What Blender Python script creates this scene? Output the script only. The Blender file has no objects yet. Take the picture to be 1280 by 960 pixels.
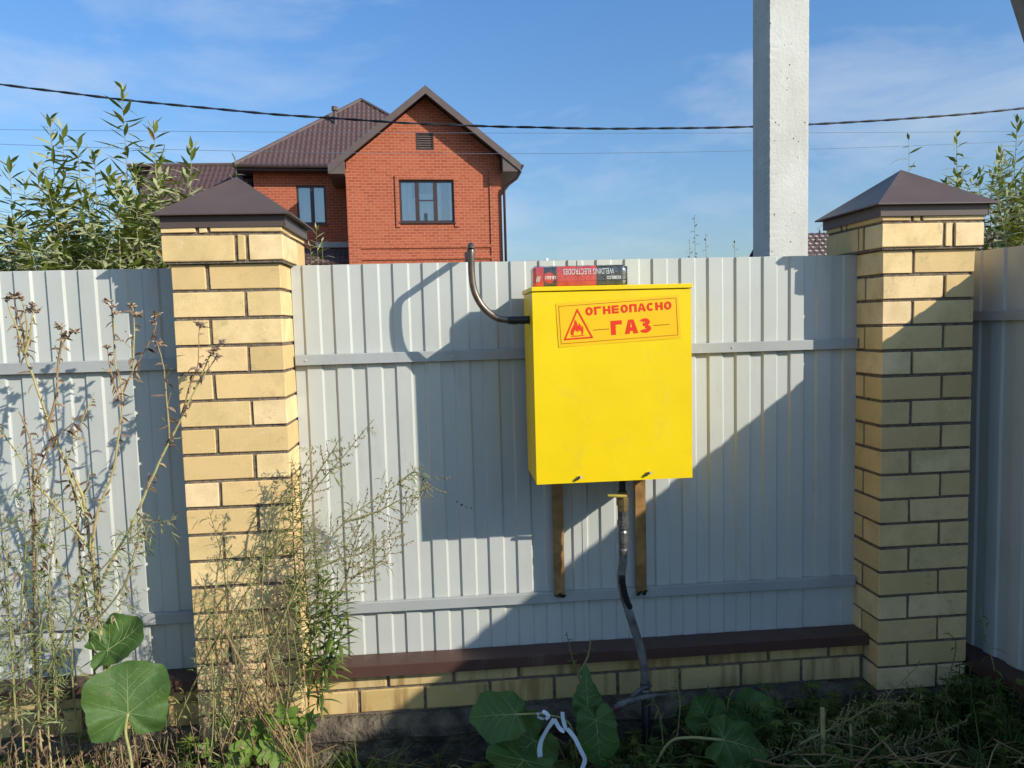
import bpy, math, random
from mathutils import Vector, Matrix, noise
R = random.Random(11)
scene = bpy.context.scene
col = scene.collection

# ------------------------------------------------------------------ camera, sky, sun, exposure
FPX = 925.8
CAM = Vector((0.975, -2.792, 1.729))
YAW, PITCH, ROLL = 0.0882, 0.0801, -0.0269
_cy, _sy, _cp, _sp = math.cos(YAW), math.sin(YAW), math.cos(PITCH), math.sin(PITCH)
FW = Vector((_sy*_cp, _cy*_cp, -_sp)); RT = Vector((_cy, -_sy, 0)); UP = RT.cross(FW)
R2 = math.cos(ROLL)*RT + math.sin(ROLL)*UP
U2 = -math.sin(ROLL)*RT + math.cos(ROLL)*UP
cam = bpy.data.objects.new('camera', bpy.data.cameras.new('camera')); col.objects.link(cam)
cam.matrix_world = Matrix(((R2.x, U2.x, -FW.x, CAM.x), (R2.y, U2.y, -FW.y, CAM.y), (R2.z, U2.z, -FW.z, CAM.z), (0, 0, 0, 1)))
cam.data.sensor_width = 36; cam.data.lens = 36*FPX/1280; cam.data.clip_end = 3000; cam.data.clip_start = 0.02
scene.camera = cam
SUN = Vector((1.265, -1.0, 0.84)).normalized()
EL = math.asin(SUN.z); AZ = math.atan2(SUN.x, SUN.y)
w = bpy.data.worlds.new("World"); scene.world = w; w.use_nodes = True
wn, wl = w.node_tree.nodes, w.node_tree.links; wn.clear()
sky = wn.new('ShaderNodeTexSky'); sky.sky_type = 'NISHITA'; sky.sun_disc = False
sky.sun_elevation = EL; sky.sun_rotation = AZ; sky.air_density = 1.0; sky.dust_density = 1.3; sky.ozone_density = 1.6
bg = wn.new('ShaderNodeBackground'); bg.inputs[1].default_value = 0.115
tc = wn.new('ShaderNodeTexCoord'); mp = wn.new('ShaderNodeMapping'); mp.inputs['Scale'].default_value = (1.3, 2.0, 4.6)
mp.inputs['Rotation'].default_value = (0.0, 0.25, 0.2); mp.inputs['Location'].default_value = (0.35, 0.1, 0.2)
n1 = wn.new('ShaderNodeTexNoise'); n1.inputs['Scale'].default_value = 1.7; n1.inputs['Detail'].default_value = 7; n1.inputs['Roughness'].default_value = 0.58; n1.inputs['Distortion'].default_value = 0.35
rp = wn.new('ShaderNodeValToRGB'); rp.color_ramp.elements[0].position = 0.49; rp.color_ramp.elements[0].color = (0, 0, 0, 1)
rp.color_ramp.elements[1].position = 0.74; rp.color_ramp.elements[1].color = (0.55, 0.55, 0.55, 1)
mx = wn.new('ShaderNodeMixRGB'); mx.inputs[2].default_value = (5.6, 6.2, 6.9, 1)
wl.new(tc.outputs['Generated'], mp.inputs[0]); wl.new(mp.outputs[0], n1.inputs['Vector']); wl.new(n1.outputs[0], rp.inputs[0])
wl.new(rp.outputs[0], mx.inputs[0]); tn = wn.new('ShaderNodeMixRGB'); tn.blend_type = 'MULTIPLY'; tn.inputs[0].default_value = 1.0; tn.inputs[2].default_value = (0.80, 1.05, 1.27, 1)
sz = wn.new('ShaderNodeSeparateXYZ'); wl.new(tc.outputs['Generated'], sz.inputs[0])   # paler, hazier air towards the horizon all round
hz = wn.new('ShaderNodeValToRGB'); wl.new(sz.outputs[2], hz.inputs[0]); he = hz.color_ramp.elements
he[0].position = 0.0; he[0].color = (0.92, 1.0, 1.08, 1); he[1].position = 0.42; he[1].color = (0.78, 1.25, 1.68, 1); wl.new(hz.outputs[0], tn.inputs[2])
wl.new(sky.outputs[0], tn.inputs[1]); wl.new(tn.outputs[0], mx.inputs[1]); wl.new(mx.outputs[0], bg.inputs[0])
wo = wn.new('ShaderNodeOutputWorld'); wl.new(bg.outputs[0], wo.inputs[0])
sl = bpy.data.lights.new('sun', 'SUN'); sl.energy = 5.0; sl.angle = math.radians(0.53); sl.color = (1.0, 0.945, 0.82)
so = bpy.data.objects.new('sun', sl); col.objects.link(so); so.rotation_euler = SUN.to_track_quat('Z', 'Y').to_euler(); so.location = (20, -15, 20)
scene.view_settings.view_transform = 'Standard'; scene.view_settings.look = 'None'
scene.view_settings.exposure = 0.10; scene.view_settings.gamma = 1.0

# ------------------------------------------------------------------ helpers
def at(px, py, y):
    """world point at depth plane y that the photograph shows at (px, py)"""
    d = FW + R2*((px-640)/FPX) - U2*((py-480)/FPX)
    return CAM + d*((y-CAM.y)/d.y)

def tag(o, label=None, cat=None, group=None, kind=None):
    if label: o['label'] = label
    if cat: o['category'] = cat
    if group: o['group'] = group
    if kind: o['kind'] = kind
    return o

def empty(name, loc, label, cat, group=None, rz=0):
    o = bpy.data.objects.new(name, None); col.objects.link(o); o.location = loc; o.rotation_euler.z = rz; o.empty_display_size = 0.1
    return tag(o, label, cat, group)

def link(name, me, parent=None, loc=None, kind=None):
    o = bpy.data.objects.new(name, me); col.objects.link(o)
    if parent:
        o.parent = parent
    if loc is not None: o.location = loc
    if kind: o['kind'] = kind
    return o

class MB:
    """mesh builder in world (or thing-local) coordinates"""
    def __init__(s): s.v = []; s.f = []; s.m = []; s.t = []; s.mi = 0; s.tint = 0.5
    def vert(s, p): s.v.append((p[0], p[1], p[2])); s.t.append(s.tint); return len(s.v)-1
    def face(s, idx): s.f.append(tuple(idx)); s.m.append(s.mi)
    def quad(s, a, b, c, d): i = [s.vert(p) for p in (a, b, c, d)]; s.face(i)
    def box(s, x0, x1, y0, y1, z0, z1, ch=0.0):
        if ch <= 0:
            c = [s.vert((x, y, z)) for z in (z0, z1) for y in (y0, y1) for x in (x0, x1)]
            for f in ((0, 2, 3, 1), (4, 5, 7, 6), (0, 1, 5, 4), (1, 3, 7, 5), (3, 2, 6, 7), (2, 0, 4, 6)): s.face([c[k] for k in f])
            return
        X = (x0, x1); Y = (y0, y1); Z = (z0, z1); sg = (1, -1); id_ = {}
        for i in (0, 1):
            for j in (0, 1):
                for k in (0, 1):
                    id_[i, j, k, 0] = s.vert((X[i], Y[j]+sg[j]*ch, Z[k]+sg[k]*ch))
                    id_[i, j, k, 1] = s.vert((X[i]+sg[i]*ch, Y[j], Z[k]+sg[k]*ch))
                    id_[i, j, k, 2] = s.vert((X[i]+sg[i]*ch, Y[j]+sg[j]*ch, Z[k]))
        def F(l, flip): s.face(l[::-1] if flip else l)
        for i in (0, 1): F([id_[i, 0, 0, 0], id_[i, 1, 0, 0], id_[i, 1, 1, 0], id_[i, 0, 1, 0]], i == 0)
        for j in (0, 1): F([id_[0, j, 0, 1], id_[1, j, 0, 1], id_[1, j, 1, 1], id_[0, j, 1, 1]], j == 1)
        for k in (0, 1): F([id_[0, 0, k, 2], id_[1, 0, k, 2], id_[1, 1, k, 2], id_[0, 1, k, 2]], k == 0)
        for i in (0, 1):
            for j in (0, 1): F([id_[i, j, 0, 0], id_[i, j, 0, 1], id_[i, j, 1, 1], id_[i, j, 1, 0]], (i == j))
        for i in (0, 1):
            for k in (0, 1): F([id_[i, 0, k, 0], id_[i, 0, k, 2], id_[i, 1, k, 2], id_[i, 1, k, 0]], (i != k))
        for j in (0, 1):
            for k in (0, 1): F([id_[0, j, k, 1], id_[0, j, k, 2], id_[1, j, k, 2], id_[1, j, k, 1]], (j == k))
        for i in (0, 1):
            for j in (0, 1):
                for k in (0, 1): F([id_[i, j, k, 0], id_[i, j, k, 1], id_[i, j, k, 2]], (i+j+k) % 2 == 0)
    def tube(s, pts, r, n=6, caps=True):
        """r: a radius or a list of radii"""
        pts = [Vector(p) for p in pts]; rr = r if isinstance(r, (list, tuple)) else [r]*len(pts)
        d0 = (pts[1]-pts[0]).normalized(); u = d0.orthogonal().normalized(); rings = []
        for i, p in enumerate(pts):
            a = pts[max(i-1, 0)]; b = pts[min(i+1, len(pts)-1)]; d = (b-a)
            d = d.normalized() if d.length > 1e-9 else d0
            u = (u - d*u.dot(d)); u = u.normalized() if u.length > 1e-6 else d.orthogonal().normalized(); v = d.cross(u)
            rings.append([s.vert(p + (u*math.cos(2*math.pi*k/n)+v*math.sin(2*math.pi*k/n))*rr[i]) for k in range(n)])
        for a, b in zip(rings, rings[1:]):
            for k in range(n): s.face([a[k], a[(k+1) % n], b[(k+1) % n], b[k]])
        if caps: s.face(rings[0][::-1]); s.face(rings[-1])
    def blade(s, base, d, side, L, W, segs=3, droop=0.0, fold=0.25, peak=0.4, curl=0.0, tipw=0.0):
        """a leaf: spine from base along d, drooping; side = width direction"""
        d = Vector(d).normalized(); side = Vector(side); side = (side-d*side.dot(d))
        side = side.normalized() if side.length > 1e-6 else d.orthogonal().normalized()
        nrm = side.cross(d).normalized(); p = Vector(base); rows = []; st = L/segs
        for i in range(segs+1):
            t = i/segs
            wd = W*0.5*((t/peak)**0.7 if t < peak else max(0.0, (1-(t-peak)/(1-peak)))**0.8)
            wd = max(wd, W*tipw*0.5)
            if i == 0: wd = W*0.06
            if i == segs and tipw <= 0: rows.append((s.vert(p),))
            else:
                l = s.vert(p - side*wd + nrm*wd*fold); c = s.vert(p); r_ = s.vert(p + side*wd + nrm*wd*fold); rows.append((l, c, r_))
            d = (d + Vector((0, 0, -1))*droop/segs + nrm*curl/segs).normalized(); nrm = side.cross(d).normalized()
            p = p + d*st
        for a, b in zip(rows, rows[1:]):
            if len(b) == 3: s.face([a[0], a[1], b[1], b[0]]); s.face([a[1], a[2], b[2], b[1]])
            else: s.face([a[0], a[1], b[0]]); s.face([a[1], a[2], b[0]])
    def blob(s, c, r, sq=1.0):
        c = Vector(c); P = [s.vert(c+Vector(q)*r) for q in ((1, 0, 0), (0, 1, 0), (-1, 0, 0), (0, -1, 0), (0, 0, sq), (0, 0, -sq))]
        for k in range(4): s.face([P[k], P[(k+1) % 4], P[4]]); s.face([P[(k+1) % 4], P[k], P[5]])
    def mesh(s, name, mats, smooth=False):
        me = bpy.data.meshes.new(name); me.from_pydata(s.v, [], s.f)
        for m in (mats if isinstance(mats, (list, tuple)) else [mats]): me.materials.append(m)
        if any(s.m): me.polygons.foreach_set('material_index', s.m)
        a = me.attributes.new('tint', 'FLOAT', 'POINT'); a.data.foreach_set('value', s.t)
        if smooth: me.polygons.foreach_set('use_smooth', [True]*len(s.f))
        me.update(); return me
    def build(s, name, mats, parent=None, loc=None, smooth=False, kind=None, label=None):
        """verts are in world space when the parent sits somewhere: shift them to the parent's frame"""
        if parent is not None and loc is None:
            inv = parent_matrix(parent).inverted(); s.v = [tuple(inv @ Vector(p)) for p in s.v]
        o = link(name, s.mesh(name, mats, smooth), parent, loc, kind)
        if label: o['label'] = label
        return o

def parent_matrix(o):
    m = Matrix.Translation(o.location) @ o.rotation_euler.to_matrix().to_4x4()
    return (parent_matrix(o.parent) @ m) if o.parent else m

def rough(m, amp):   # jitter all coordinates
    m.v = [(x+R.uniform(-amp, amp), y+R.uniform(-amp, amp), z+R.uniform(-amp, amp)) for x, y, z in m.v]

# ------------------------------------------------------------------ materials
def mat(name, build):
    m = bpy.data.materials.new(name); m.use_nodes = True; nt = m.node_tree; nt.nodes.clear()
    out = nt.nodes.new('ShaderNodeOutputMaterial'); b = nt.nodes.new('ShaderNodeBsdfPrincipled'); nt.links.new(b.outputs[0], out.inputs[0])
    build(nt, b, out); return m
def nd(nt, t, **k):
    n = nt.nodes.new(t)
    for a, v in k.items():
        if a.startswith('i_'):
            key = a[2:]; key = int(key) if key.isdigit() else key
            n.inputs[key].default_value = v
        else: setattr(n, a, v)
    return n
def ns(nt, scale, detail=4, coord='Object', rough_=0.55, stretch=None, dist=0.0):
    t = nt.nodes.new('ShaderNodeTexCoord'); n = nt.nodes.new('ShaderNodeTexNoise'); n.inputs['Scale'].default_value = scale
    n.inputs['Detail'].default_value = detail; n.inputs['Roughness'].default_value = rough_; n.inputs['Distortion'].default_value = dist
    src = t.outputs[coord]
    if stretch:
        mp_ = nt.nodes.new('ShaderNodeMapping'); mp_.inputs['Scale'].default_value = stretch; nt.links.new(src, mp_.inputs[0]); src = mp_.outputs[0]
    nt.links.new(src, n.inputs['Vector']); return n.outputs[0]
def ramp(nt, fac, stops):
    r = nt.nodes.new('ShaderNodeValToRGB'); e = r.color_ramp.elements
    while len(e) < len(stops): e.new(0.5)
    for el, (p, c) in zip(e, stops): el.position = p; el.color = (c[0], c[1], c[2], 1)
    nt.links.new(fac, r.inputs[0]); return r.outputs[0]
def mixc(nt, fac, a, b, mode='MIX'):
    m = nt.nodes.new('ShaderNodeMixRGB'); m.blend_type = mode
    for i, v in ((0, fac), (1, a), (2, b)):
        if isinstance(v, (int, float)): m.inputs[i].default_value = v
        elif isinstance(v, tuple): m.inputs[i].default_value = (v[0], v[1], v[2], 1)
        else: nt.links.new(v, m.inputs[i])
    return m.outputs[0]
def bump(nt, b, h, strength=0.3, dist=0.01):
    bn = nt.nodes.new('ShaderNodeBump'); bn.inputs['Strength'].default_value = strength; bn.inputs['Distance'].default_value = dist
    nt.links.new(h, bn.inputs['Height']); nt.links.new(bn.outputs[0], b.inputs['Normal'])
def col_in(nt, b, c):
    if isinstance(c, tuple): b.inputs['Base Color'].default_value = (c[0], c[1], c[2], 1)
    else: nt.links.new(c, b.inputs['Base Color'])

def painted(name, c, c2, rgh=0.4, bs=0.08, spec=0.4, metal=0.0, stain=None):
    def f(nt, b, o):
        n = ns(nt, 3.5, 6); k = ramp(nt, n, [(0.35, c), (0.7, c2)])
        if stain:
            n2 = ns(nt, 9, 8, rough_=0.7, stretch=(1, 1, 0.25)); k = mixc(nt, ramp(nt, n2, [(0.56, (0, 0, 0)), (0.78, (0.55, 0.55, 0.55))]), k, stain)
        col_in(nt, b, k); b.inputs['Roughness'].default_value = rgh; b.inputs['Specular IOR Level'].default_value = spec; b.inputs['Metallic'].default_value = metal
        bump(nt, b, ns(nt, 55, 3), bs, 0.002)
    return mat(name, f)
M = {}
M['fence'] = painted('grey_coated_sheet', (0.455, 0.46, 0.425), (0.495, 0.50, 0.465), 0.42, 0.05, stain=(0.33, 0.31, 0.26))
M['rail'] = painted('grey_painted_rail', (0.33, 0.335, 0.325), (0.39, 0.395, 0.385), 0.45, 0.25, stain=(0.25, 0.22, 0.18))
M['brown_metal'] = painted('brown_coated_steel', (0.092, 0.063, 0.053), (0.108, 0.074, 0.063), 0.42, 0.10, 0.35, stain=(0.14, 0.11, 0.09))
M['sill'] = painted('brown_sill_steel', (0.075, 0.036, 0.028), (0.092, 0.045, 0.035), 0.45, 0.12, 0.3, stain=(0.17, 0.13, 0.10))
def f_yel(nt, b, o):
    k = ramp(nt, ns(nt, 4, 7), [(0.3, (0.80, 0.545, 0.004)), (0.7, (0.86, 0.60, 0.006))])
    n2 = ns(nt, 11, 10, rough_=0.75, dist=0.6); k = mixc(nt, ramp(nt, n2, [(0.54, (0, 0, 0)), (0.72, (0.24, 0.24, 0.24))]), k, (0.50, 0.36, 0.08))
    n4 = ns(nt, 7, 9, rough_=0.7, stretch=(1, 1, .18)); k = mixc(nt, ramp(nt, n4, [(0.60, (0, 0, 0)), (0.78, (0.22, 0.22, 0.22))]), k, (0.62, 0.50, 0.22))
    n3 = ns(nt, 160, 2); k = mixc(nt, ramp(nt, n3, [(0.76, (0, 0, 0)), (0.80, (0.5, 0.5, 0.5))]), k, (0.3, 0.18, 0.03))
    col_in(nt, b, k); b.inputs['Roughness'].default_value = 0.38; b.inputs['Specular IOR Level'].default_value = 0.3
    bump(nt, b, ns(nt, 6, 3), 0.12, 0.01)
M['yellow'] = mat('yellow_powder_coat', f_yel)
def f_brick(tone):
    def f(nt, b, o):
        oi = nt.nodes.new('ShaderNodeObjectInfo'); tc_ = nt.nodes.new('ShaderNodeTexCoord')
        ad = nd(nt, 'ShaderNodeVectorMath', operation='MULTIPLY_ADD'); nt.links.new(tc_.outputs['Object'], ad.inputs[0]); ad.inputs[1].default_value = (1, 1, 1)
        cb = nt.nodes.new('ShaderNodeCombineXYZ'); ml = nd(nt, 'ShaderNodeMath', operation='MULTIPLY', i_1=37.0); nt.links.new(oi.outputs['Random'], ml.inputs[0])
        nt.links.new(ml.outputs[0], cb.inputs[0]); nt.links.new(ml.outputs[0], cb.inputs[2]); nt.links.new(cb.outputs[0], ad.inputs[2])
        def N(sc, det, r_=0.6):
            n = nt.nodes.new('ShaderNodeTexNoise'); n.inputs['Scale'].default_value = sc; n.inputs['Detail'].default_value = det; n.inputs['Roughness'].default_value = r_
            nt.links.new(ad.outputs[0], n.inputs['Vector']); return n.outputs[0]
        c1, c2, c3 = tone; c4 = (c1[0]*.84, c1[1]*.80, c1[2]*.74); c5 = (c2[0]*1.03, c2[1]*1.05, c2[2]*1.22)
        k = ramp(nt, oi.outputs['Random'], [(0.0, c1), (0.25, c4), (0.45, c2), (0.62, c5), (0.8, c3), (1.0, c4)])
        k = mixc(nt, ramp(nt, N(9, 6), [(0.40, (0, 0, 0)), (0.66, (0.62, 0.62, 0.62))]), k, (0.56, 0.40, 0.18))
        k = mixc(nt, ramp(nt, N(14, 9, 0.75), [(0.57, (0, 0, 0)), (0.72, (0.6, 0.6, 0.6))]), k, (0.33, 0.24, 0.12))
        k = mixc(nt, ramp(nt, N(26, 5, 0.6), [(0.66, (0, 0, 0)), (0.76, (0.35, 0.35, 0.35))]), k, (0.86, 0.80, 0.66))
        k = mixc(nt, ramp(nt, N(190, 3), [(0.60, (0, 0, 0)), (0.72, (0.55, 0.55, 0.55))]), k, (0.36, 0.26, 0.13))
        col_in(nt, b, k); b.inputs['Roughness'].default_value = 0.82; b.inputs['Specular IOR Level'].default_value = 0.25
        bump(nt, b, N(150, 4), 0.35, 0.0015)
    return f
M['brick'] = mat('yellow_brick', f_brick(((0.77, 0.55, 0.262), (0.83, 0.595, 0.29), (0.79, 0.54, 0.25))))
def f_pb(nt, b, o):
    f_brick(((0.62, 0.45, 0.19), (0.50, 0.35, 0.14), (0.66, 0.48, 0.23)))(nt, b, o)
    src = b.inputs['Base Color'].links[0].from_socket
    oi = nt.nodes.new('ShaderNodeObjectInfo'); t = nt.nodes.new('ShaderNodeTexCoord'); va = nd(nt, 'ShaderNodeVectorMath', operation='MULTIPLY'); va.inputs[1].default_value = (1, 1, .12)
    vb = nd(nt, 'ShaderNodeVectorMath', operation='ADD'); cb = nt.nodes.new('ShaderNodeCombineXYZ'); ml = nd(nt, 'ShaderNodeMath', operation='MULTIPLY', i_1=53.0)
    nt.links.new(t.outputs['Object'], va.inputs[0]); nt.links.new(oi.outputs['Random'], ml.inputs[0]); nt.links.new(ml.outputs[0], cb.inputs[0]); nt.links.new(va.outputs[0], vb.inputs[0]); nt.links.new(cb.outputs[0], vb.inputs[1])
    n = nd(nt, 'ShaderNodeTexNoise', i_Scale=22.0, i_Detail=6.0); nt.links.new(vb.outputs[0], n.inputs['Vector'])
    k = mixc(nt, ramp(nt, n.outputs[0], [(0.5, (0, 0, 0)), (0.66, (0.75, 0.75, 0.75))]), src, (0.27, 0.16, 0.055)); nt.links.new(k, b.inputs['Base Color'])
M['plinth_brick'] = mat('stained_yellow_brick', f_pb)
def simple(name, c, c2=None, rgh=0.7, sc=20, bs=0.2, bd=0.003, spec=0.3, metal=0, det=5):
    def f(nt, b, o):
        col_in(nt, b, ramp(nt, ns(nt, sc, det), [(0.35, c), (0.7, c2 or c)])); b.inputs['Roughness'].default_value = rgh
        b.inputs['Specular IOR Level'].default_value = spec; b.inputs['Metallic'].default_value = metal
        if bs: bump(nt, b, ns(nt, sc*3, 4), bs, bd)
    return mat(name, f)
M['mortar'] = simple('dark_mortar', (0.115, 0.088, 0.066), (0.24, 0.19, 0.14), 0.95, 55, 0.9, 0.006)
def f_conc(nt, b, o):
    k = ramp(nt, ns(nt, 5, 9, rough_=0.65), [(0.3, (0.54, 0.52, 0.465)), (0.7, (0.66, 0.64, 0.58))])
    k = mixc(nt, ramp(nt, ns(nt, 3, 8, stretch=(3, 3, 0.4), rough_=0.7), [(0.5, (0, 0, 0)), (0.8, (0.4, 0.4, 0.4))]), k, (0.36, 0.34, 0.29))
    t = nt.nodes.new('ShaderNodeTexCoord'); v = nd(nt, 'ShaderNodeTexVoronoi', i_Scale=30.0); nt.links.new(t.outputs['Object'], v.inputs['Vector'])
    k2 = ramp(nt, v.outputs['Distance'], [(0.09, (1, 1, 1)), (0.15, (0, 0, 0))])
    gate = ramp(nt, ns(nt, 14, 2), [(0.52, (0, 0, 0)), (0.58, (1, 1, 1))]); pit = mixc(nt, 1.0, k2, gate, 'MULTIPLY')
    k = mixc(nt, pit, k, (0.12, 0.11, 0.10)); k = mixc(nt, ramp(nt, ns(nt, 220, 2), [(0.6, (0, 0, 0)), (0.72, (0.4, 0.4, 0.4))]), k, (0.28, 0.27, 0.24))
    col_in(nt, b, k); b.inputs['Roughness'].default_value = 0.9; b.inputs['Specular IOR Level'].default_value = 0.2
    bump(nt, b, ns(nt, 60, 6), 0.5, 0.004)
M['concrete'] = mat('pole_concrete', f_conc)
M['old_concrete'] = simple('dirty_brown_concrete', (0.20, 0.17, 0.14), (0.30, 0.26, 0.22), 0.9, 8, 0.5, 0.005, det=8)
M['foundation'] = simple('damp_foundation_concrete', (0.055, 0.045, 0.036), (0.21, 0.17, 0.12), 0.95, 11, 1.0, 0.03, det=11)
M['steel_pipe'] = simple('weathered_steel_pipe', (0.13, 0.10, 0.08), (0.22, 0.165, 0.12), 0.36, 25, 0.2, 0.001, 0.5, 0.6)
M['black_tape'] = simple('black_tape', (0.014, 0.013, 0.013), (0.03, 0.028, 0.026), 0.4, 30, 0.5, 0.003, 0.5)
M['rust'] = simple('oiled_rusty_angle', (0.20, 0.10, 0.03), (0.42, 0.23, 0.085), 0.45, 18, 0.4, 0.002, 0.5, 0.15, 8)
M['brass'] = simple('aged_brass', (0.24, 0.17, 0.07), (0.33, 0.24, 0.10), 0.4, 30, 0.1, 0.001, 0.5, 0.7)
M['fitting'] = simple('dark_steel_fitting', (0.10, 0.095, 0.09), (0.20, 0.19, 0.17), 0.42, 40, 0.2, 0.001, 0.5, 0.6)
M['handle'] = simple('yellow_handle_grip', (0.30, 0.23, 0.03), (0.38, 0.29, 0.05), 0.45, 20, 0)
M['grey_plastic'] = simple('grey_pipe_sleeve', (0.085, 0.078, 0.072), (0.21, 0.20, 0.185), 0.42, 22, 0.3, 0.002, 0.4)
M['hose'] = simple('muddy_dark_hose', (0.035, 0.033, 0.032), (0.16, 0.15, 0.14), 0.5, 30, 0.6, 0.004, 0.4)
M['black'] = simple('black_plastic', (0.012, 0.012, 0.013), (0.02, 0.02, 0.02), 0.45, 10, 0.1)
M['red_print'] = simple('red_print', (0.72, 0.035, 0.008), (0.76, 0.045, 0.01), 0.45, 30, 0)
M['line_print'] = simple('thin_red_print', (0.42, 0.10, 0.004), None, 0.45, 30, 0)
M['sign_yellow'] = simple('sign_film', (0.84, 0.475, 0.003), (0.87, 0.50, 0.0035), 0.3, 10, 0, spec=0.5)
M['pack_red'] = simple('red_carton', (0.50, 0.045, 0.03), (0.62, 0.07, 0.045), 0.18, 26, 0.35, 0.004, 0.6)
M['pack_black'] = simple('black_carton', (0.03, 0.03, 0.026), (0.07, 0.068, 0.055), 0.15, 26, 0.5, 0.005, 0.7)
M['white_print'] = simple('white_print', (0.75, 0.74, 0.70), None, 0.4, 30, 0)
def f_wrap(nt, b, o):
    col_in(nt, b, (0.8, 0.8, 0.8)); b.inputs['Roughness'].default_value = 0.12
    tr = nt.nodes.new('ShaderNodeBsdfTransparent'); mxs = nt.nodes.new('ShaderNodeMixShader'); lw = nd(nt, 'ShaderNodeLayerWeight', i_Blend=0.35)
    gl = nd(nt, 'ShaderNodeBsdfGlossy', i_Roughness=0.12)
    mm = nd(nt, 'ShaderNodeMath', operation='MULTIPLY_ADD', i_1=0.7, i_2=0.06); nt.links.new(lw.outputs['Facing'], mm.inputs[0])
    nt.links.new(mm.outputs[0], mxs.inputs[0]); nt.links.new(tr.outputs[0], mxs.inputs[1]); nt.links.new(gl.outputs[0], mxs.inputs[2]); nt.links.new(mxs.outputs[0], o.inputs[0])
M['wrap'] = mat('clear_plastic_wrap', f_wrap)
M['ribbon'] = simple('white_ribbon', (0.62, 0.68, 0.74), (0.72, 0.76, 0.80), 0.35, 20, 0.1, spec=0.5)
# vegetation: two-sided with a little light passing through; tint picks the leaf colour
def leafm(name, stops, back=None, trans=0.3, rgh=0.5, spec=0.35):
    def f(nt, b, o):
        a = nd(nt, 'ShaderNodeAttribute', attribute_name='tint'); k = ramp(nt, a.outputs['Fac'], stops)
        k = mixc(nt, ramp(nt, ns(nt, 30, 3), [(0.4, (0, 0, 0)), (0.7, (0.35, 0.35, 0.35))]), k, stops[0][1])
        if back:
            g = nt.nodes.new('ShaderNodeNewGeometry'); k = mixc(nt, g.outputs['Backfacing'], k, back)
        col_in(nt, b, k); b.inputs['Roughness'].default_value = rgh; b.inputs['Specular IOR Level'].default_value = spec
        if trans:
            t = nt.nodes.new('ShaderNodeBsdfTranslucent'); nt.links.new(mixc(nt, 1.0, k, (0.95, 1.0, 0.45), 'MULTIPLY'), t.inputs[0])
            s = nt.nodes.new('ShaderNodeMixShader'); s.inputs[0].default_value = trans
            nt.links.new(b.outputs[0], s.inputs[1]); nt.links.new(t.outputs[0], s.inputs[2]); nt.links.new(s.outputs[0], o.inputs[0])
    return mat(name, f)
M['willow'] = leafm('willow_leaf', [(0.0, (0.095, 0.125, 0.022)), (0.5, (0.18, 0.225, 0.04)), (0.9, (0.29, 0.31, 0.07)), (1.0, (0.42, 0.27, 0.10))], back=(0.40, 0.41, 0.21), rgh=0.42, spec=0.35)
M['green'] = leafm('weed_leaf', [(0.0, (0.05, 0.085, 0.02)), (0.5, (0.11, 0.17, 0.035)), (1.0, (0.24, 0.29, 0.06))], trans=0.35)
M['worm'] = leafm('wormwood_leaf', [(0.0, (0.11, 0.14, 0.035)), (0.5, (0.23, 0.26, 0.075)), (1.0, (0.34, 0.33, 0.11))], back=(0.30, 0.32, 0.15), trans=0.3)
M['bud'] = leafm('wormwood_bud', [(0.0, (0.17, 0.11, 0.06)), (0.5, (0.30, 0.21, 0.11)), (1.0, (0.42, 0.33, 0.18))], trans=0.1, rgh=0.8)
M['dry'] = leafm('dry_stem', [(0.0, (0.16, 0.08, 0.04)), (0.4, (0.30, 0.19, 0.09)), (0.7, (0.40, 0.33, 0.15)), (1.0, (0.42, 0.40, 0.16))], trans=0.0, rgh=0.7)
M['dryleaf'] = leafm('withered_leaf', [(0.0, (0.10, 0.06, 0.045)), (0.5, (0.24, 0.15, 0.10)), (1.0, (0.45, 0.33, 0.21))], trans=0.2, rgh=0.8)
M['petal'] = leafm('dried_flower', [(0.0, (0.26, 0.15, 0.10)), (0.5, (0.55, 0.42, 0.31)), (1.0, (0.78, 0.68, 0.54))], trans=0.2, rgh=0.8)
M['stemg'] = leafm('green_stem', [(0.0, (0.12, 0.13, 0.05)), (0.5, (0.24, 0.20, 0.08)), (1.0, (0.34, 0.32, 0.12))], trans=0.0, rgh=0.6)
def f_burdock(nt, b, o, G=((0.05, 0.105, 0.022), (0.085, 0.155, 0.035)), tr=0.22):
    a = nd(nt, 'ShaderNodeAttribute', attribute_name='tint')
    k = ramp(nt, ns(nt, 12, 6), [(0.3, G[0]), (0.7, G[1])])
    k = mixc(nt, ramp(nt, ns(nt, 45, 4), [(0.6, (0, 0, 0)), (0.75, (0.4, 0.4, 0.4))]), k, (0.13, 0.17, 0.05))
    k = mixc(nt, ramp(nt, ns(nt, 22, 5, rough_=0.7), [(0.68, (0, 0, 0)), (0.73, (0.85, 0.85, 0.85))]), k, (0.16, 0.11, 0.04))
    k = mixc(nt, ramp(nt, a.outputs['Fac'], [(0.5, (0, 0, 0)), (1.0, (1, 1, 1))]), k, (0.30, 0.36, 0.15))
    g = nt.nodes.new('ShaderNodeNewGeometry'); k = mixc(nt, g.outputs['Backfacing'], k, (0.17, 0.25, 0.12))
    col_in(nt, b, k); b.inputs['Roughness'].default_value = 0.55; b.inputs['Specular IOR Level'].default_value = 0.3
    bump(nt, b, ns(nt, 38, 4, dist=0.8), 0.6, 0.006)
    t = nt.nodes.new('ShaderNodeBsdfTranslucent'); nt.links.new(k, t.inputs[0]); s = nd(nt, 'ShaderNodeMixShader', i_0=tr)
    nt.links.new(b.outputs[0], s.inputs[1]); nt.links.new(t.outputs[0], s.inputs[2]); nt.links.new(s.outputs[0], o.inputs[0])
M['burdock'] = mat('burdock_leaf', f_burdock)
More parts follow.
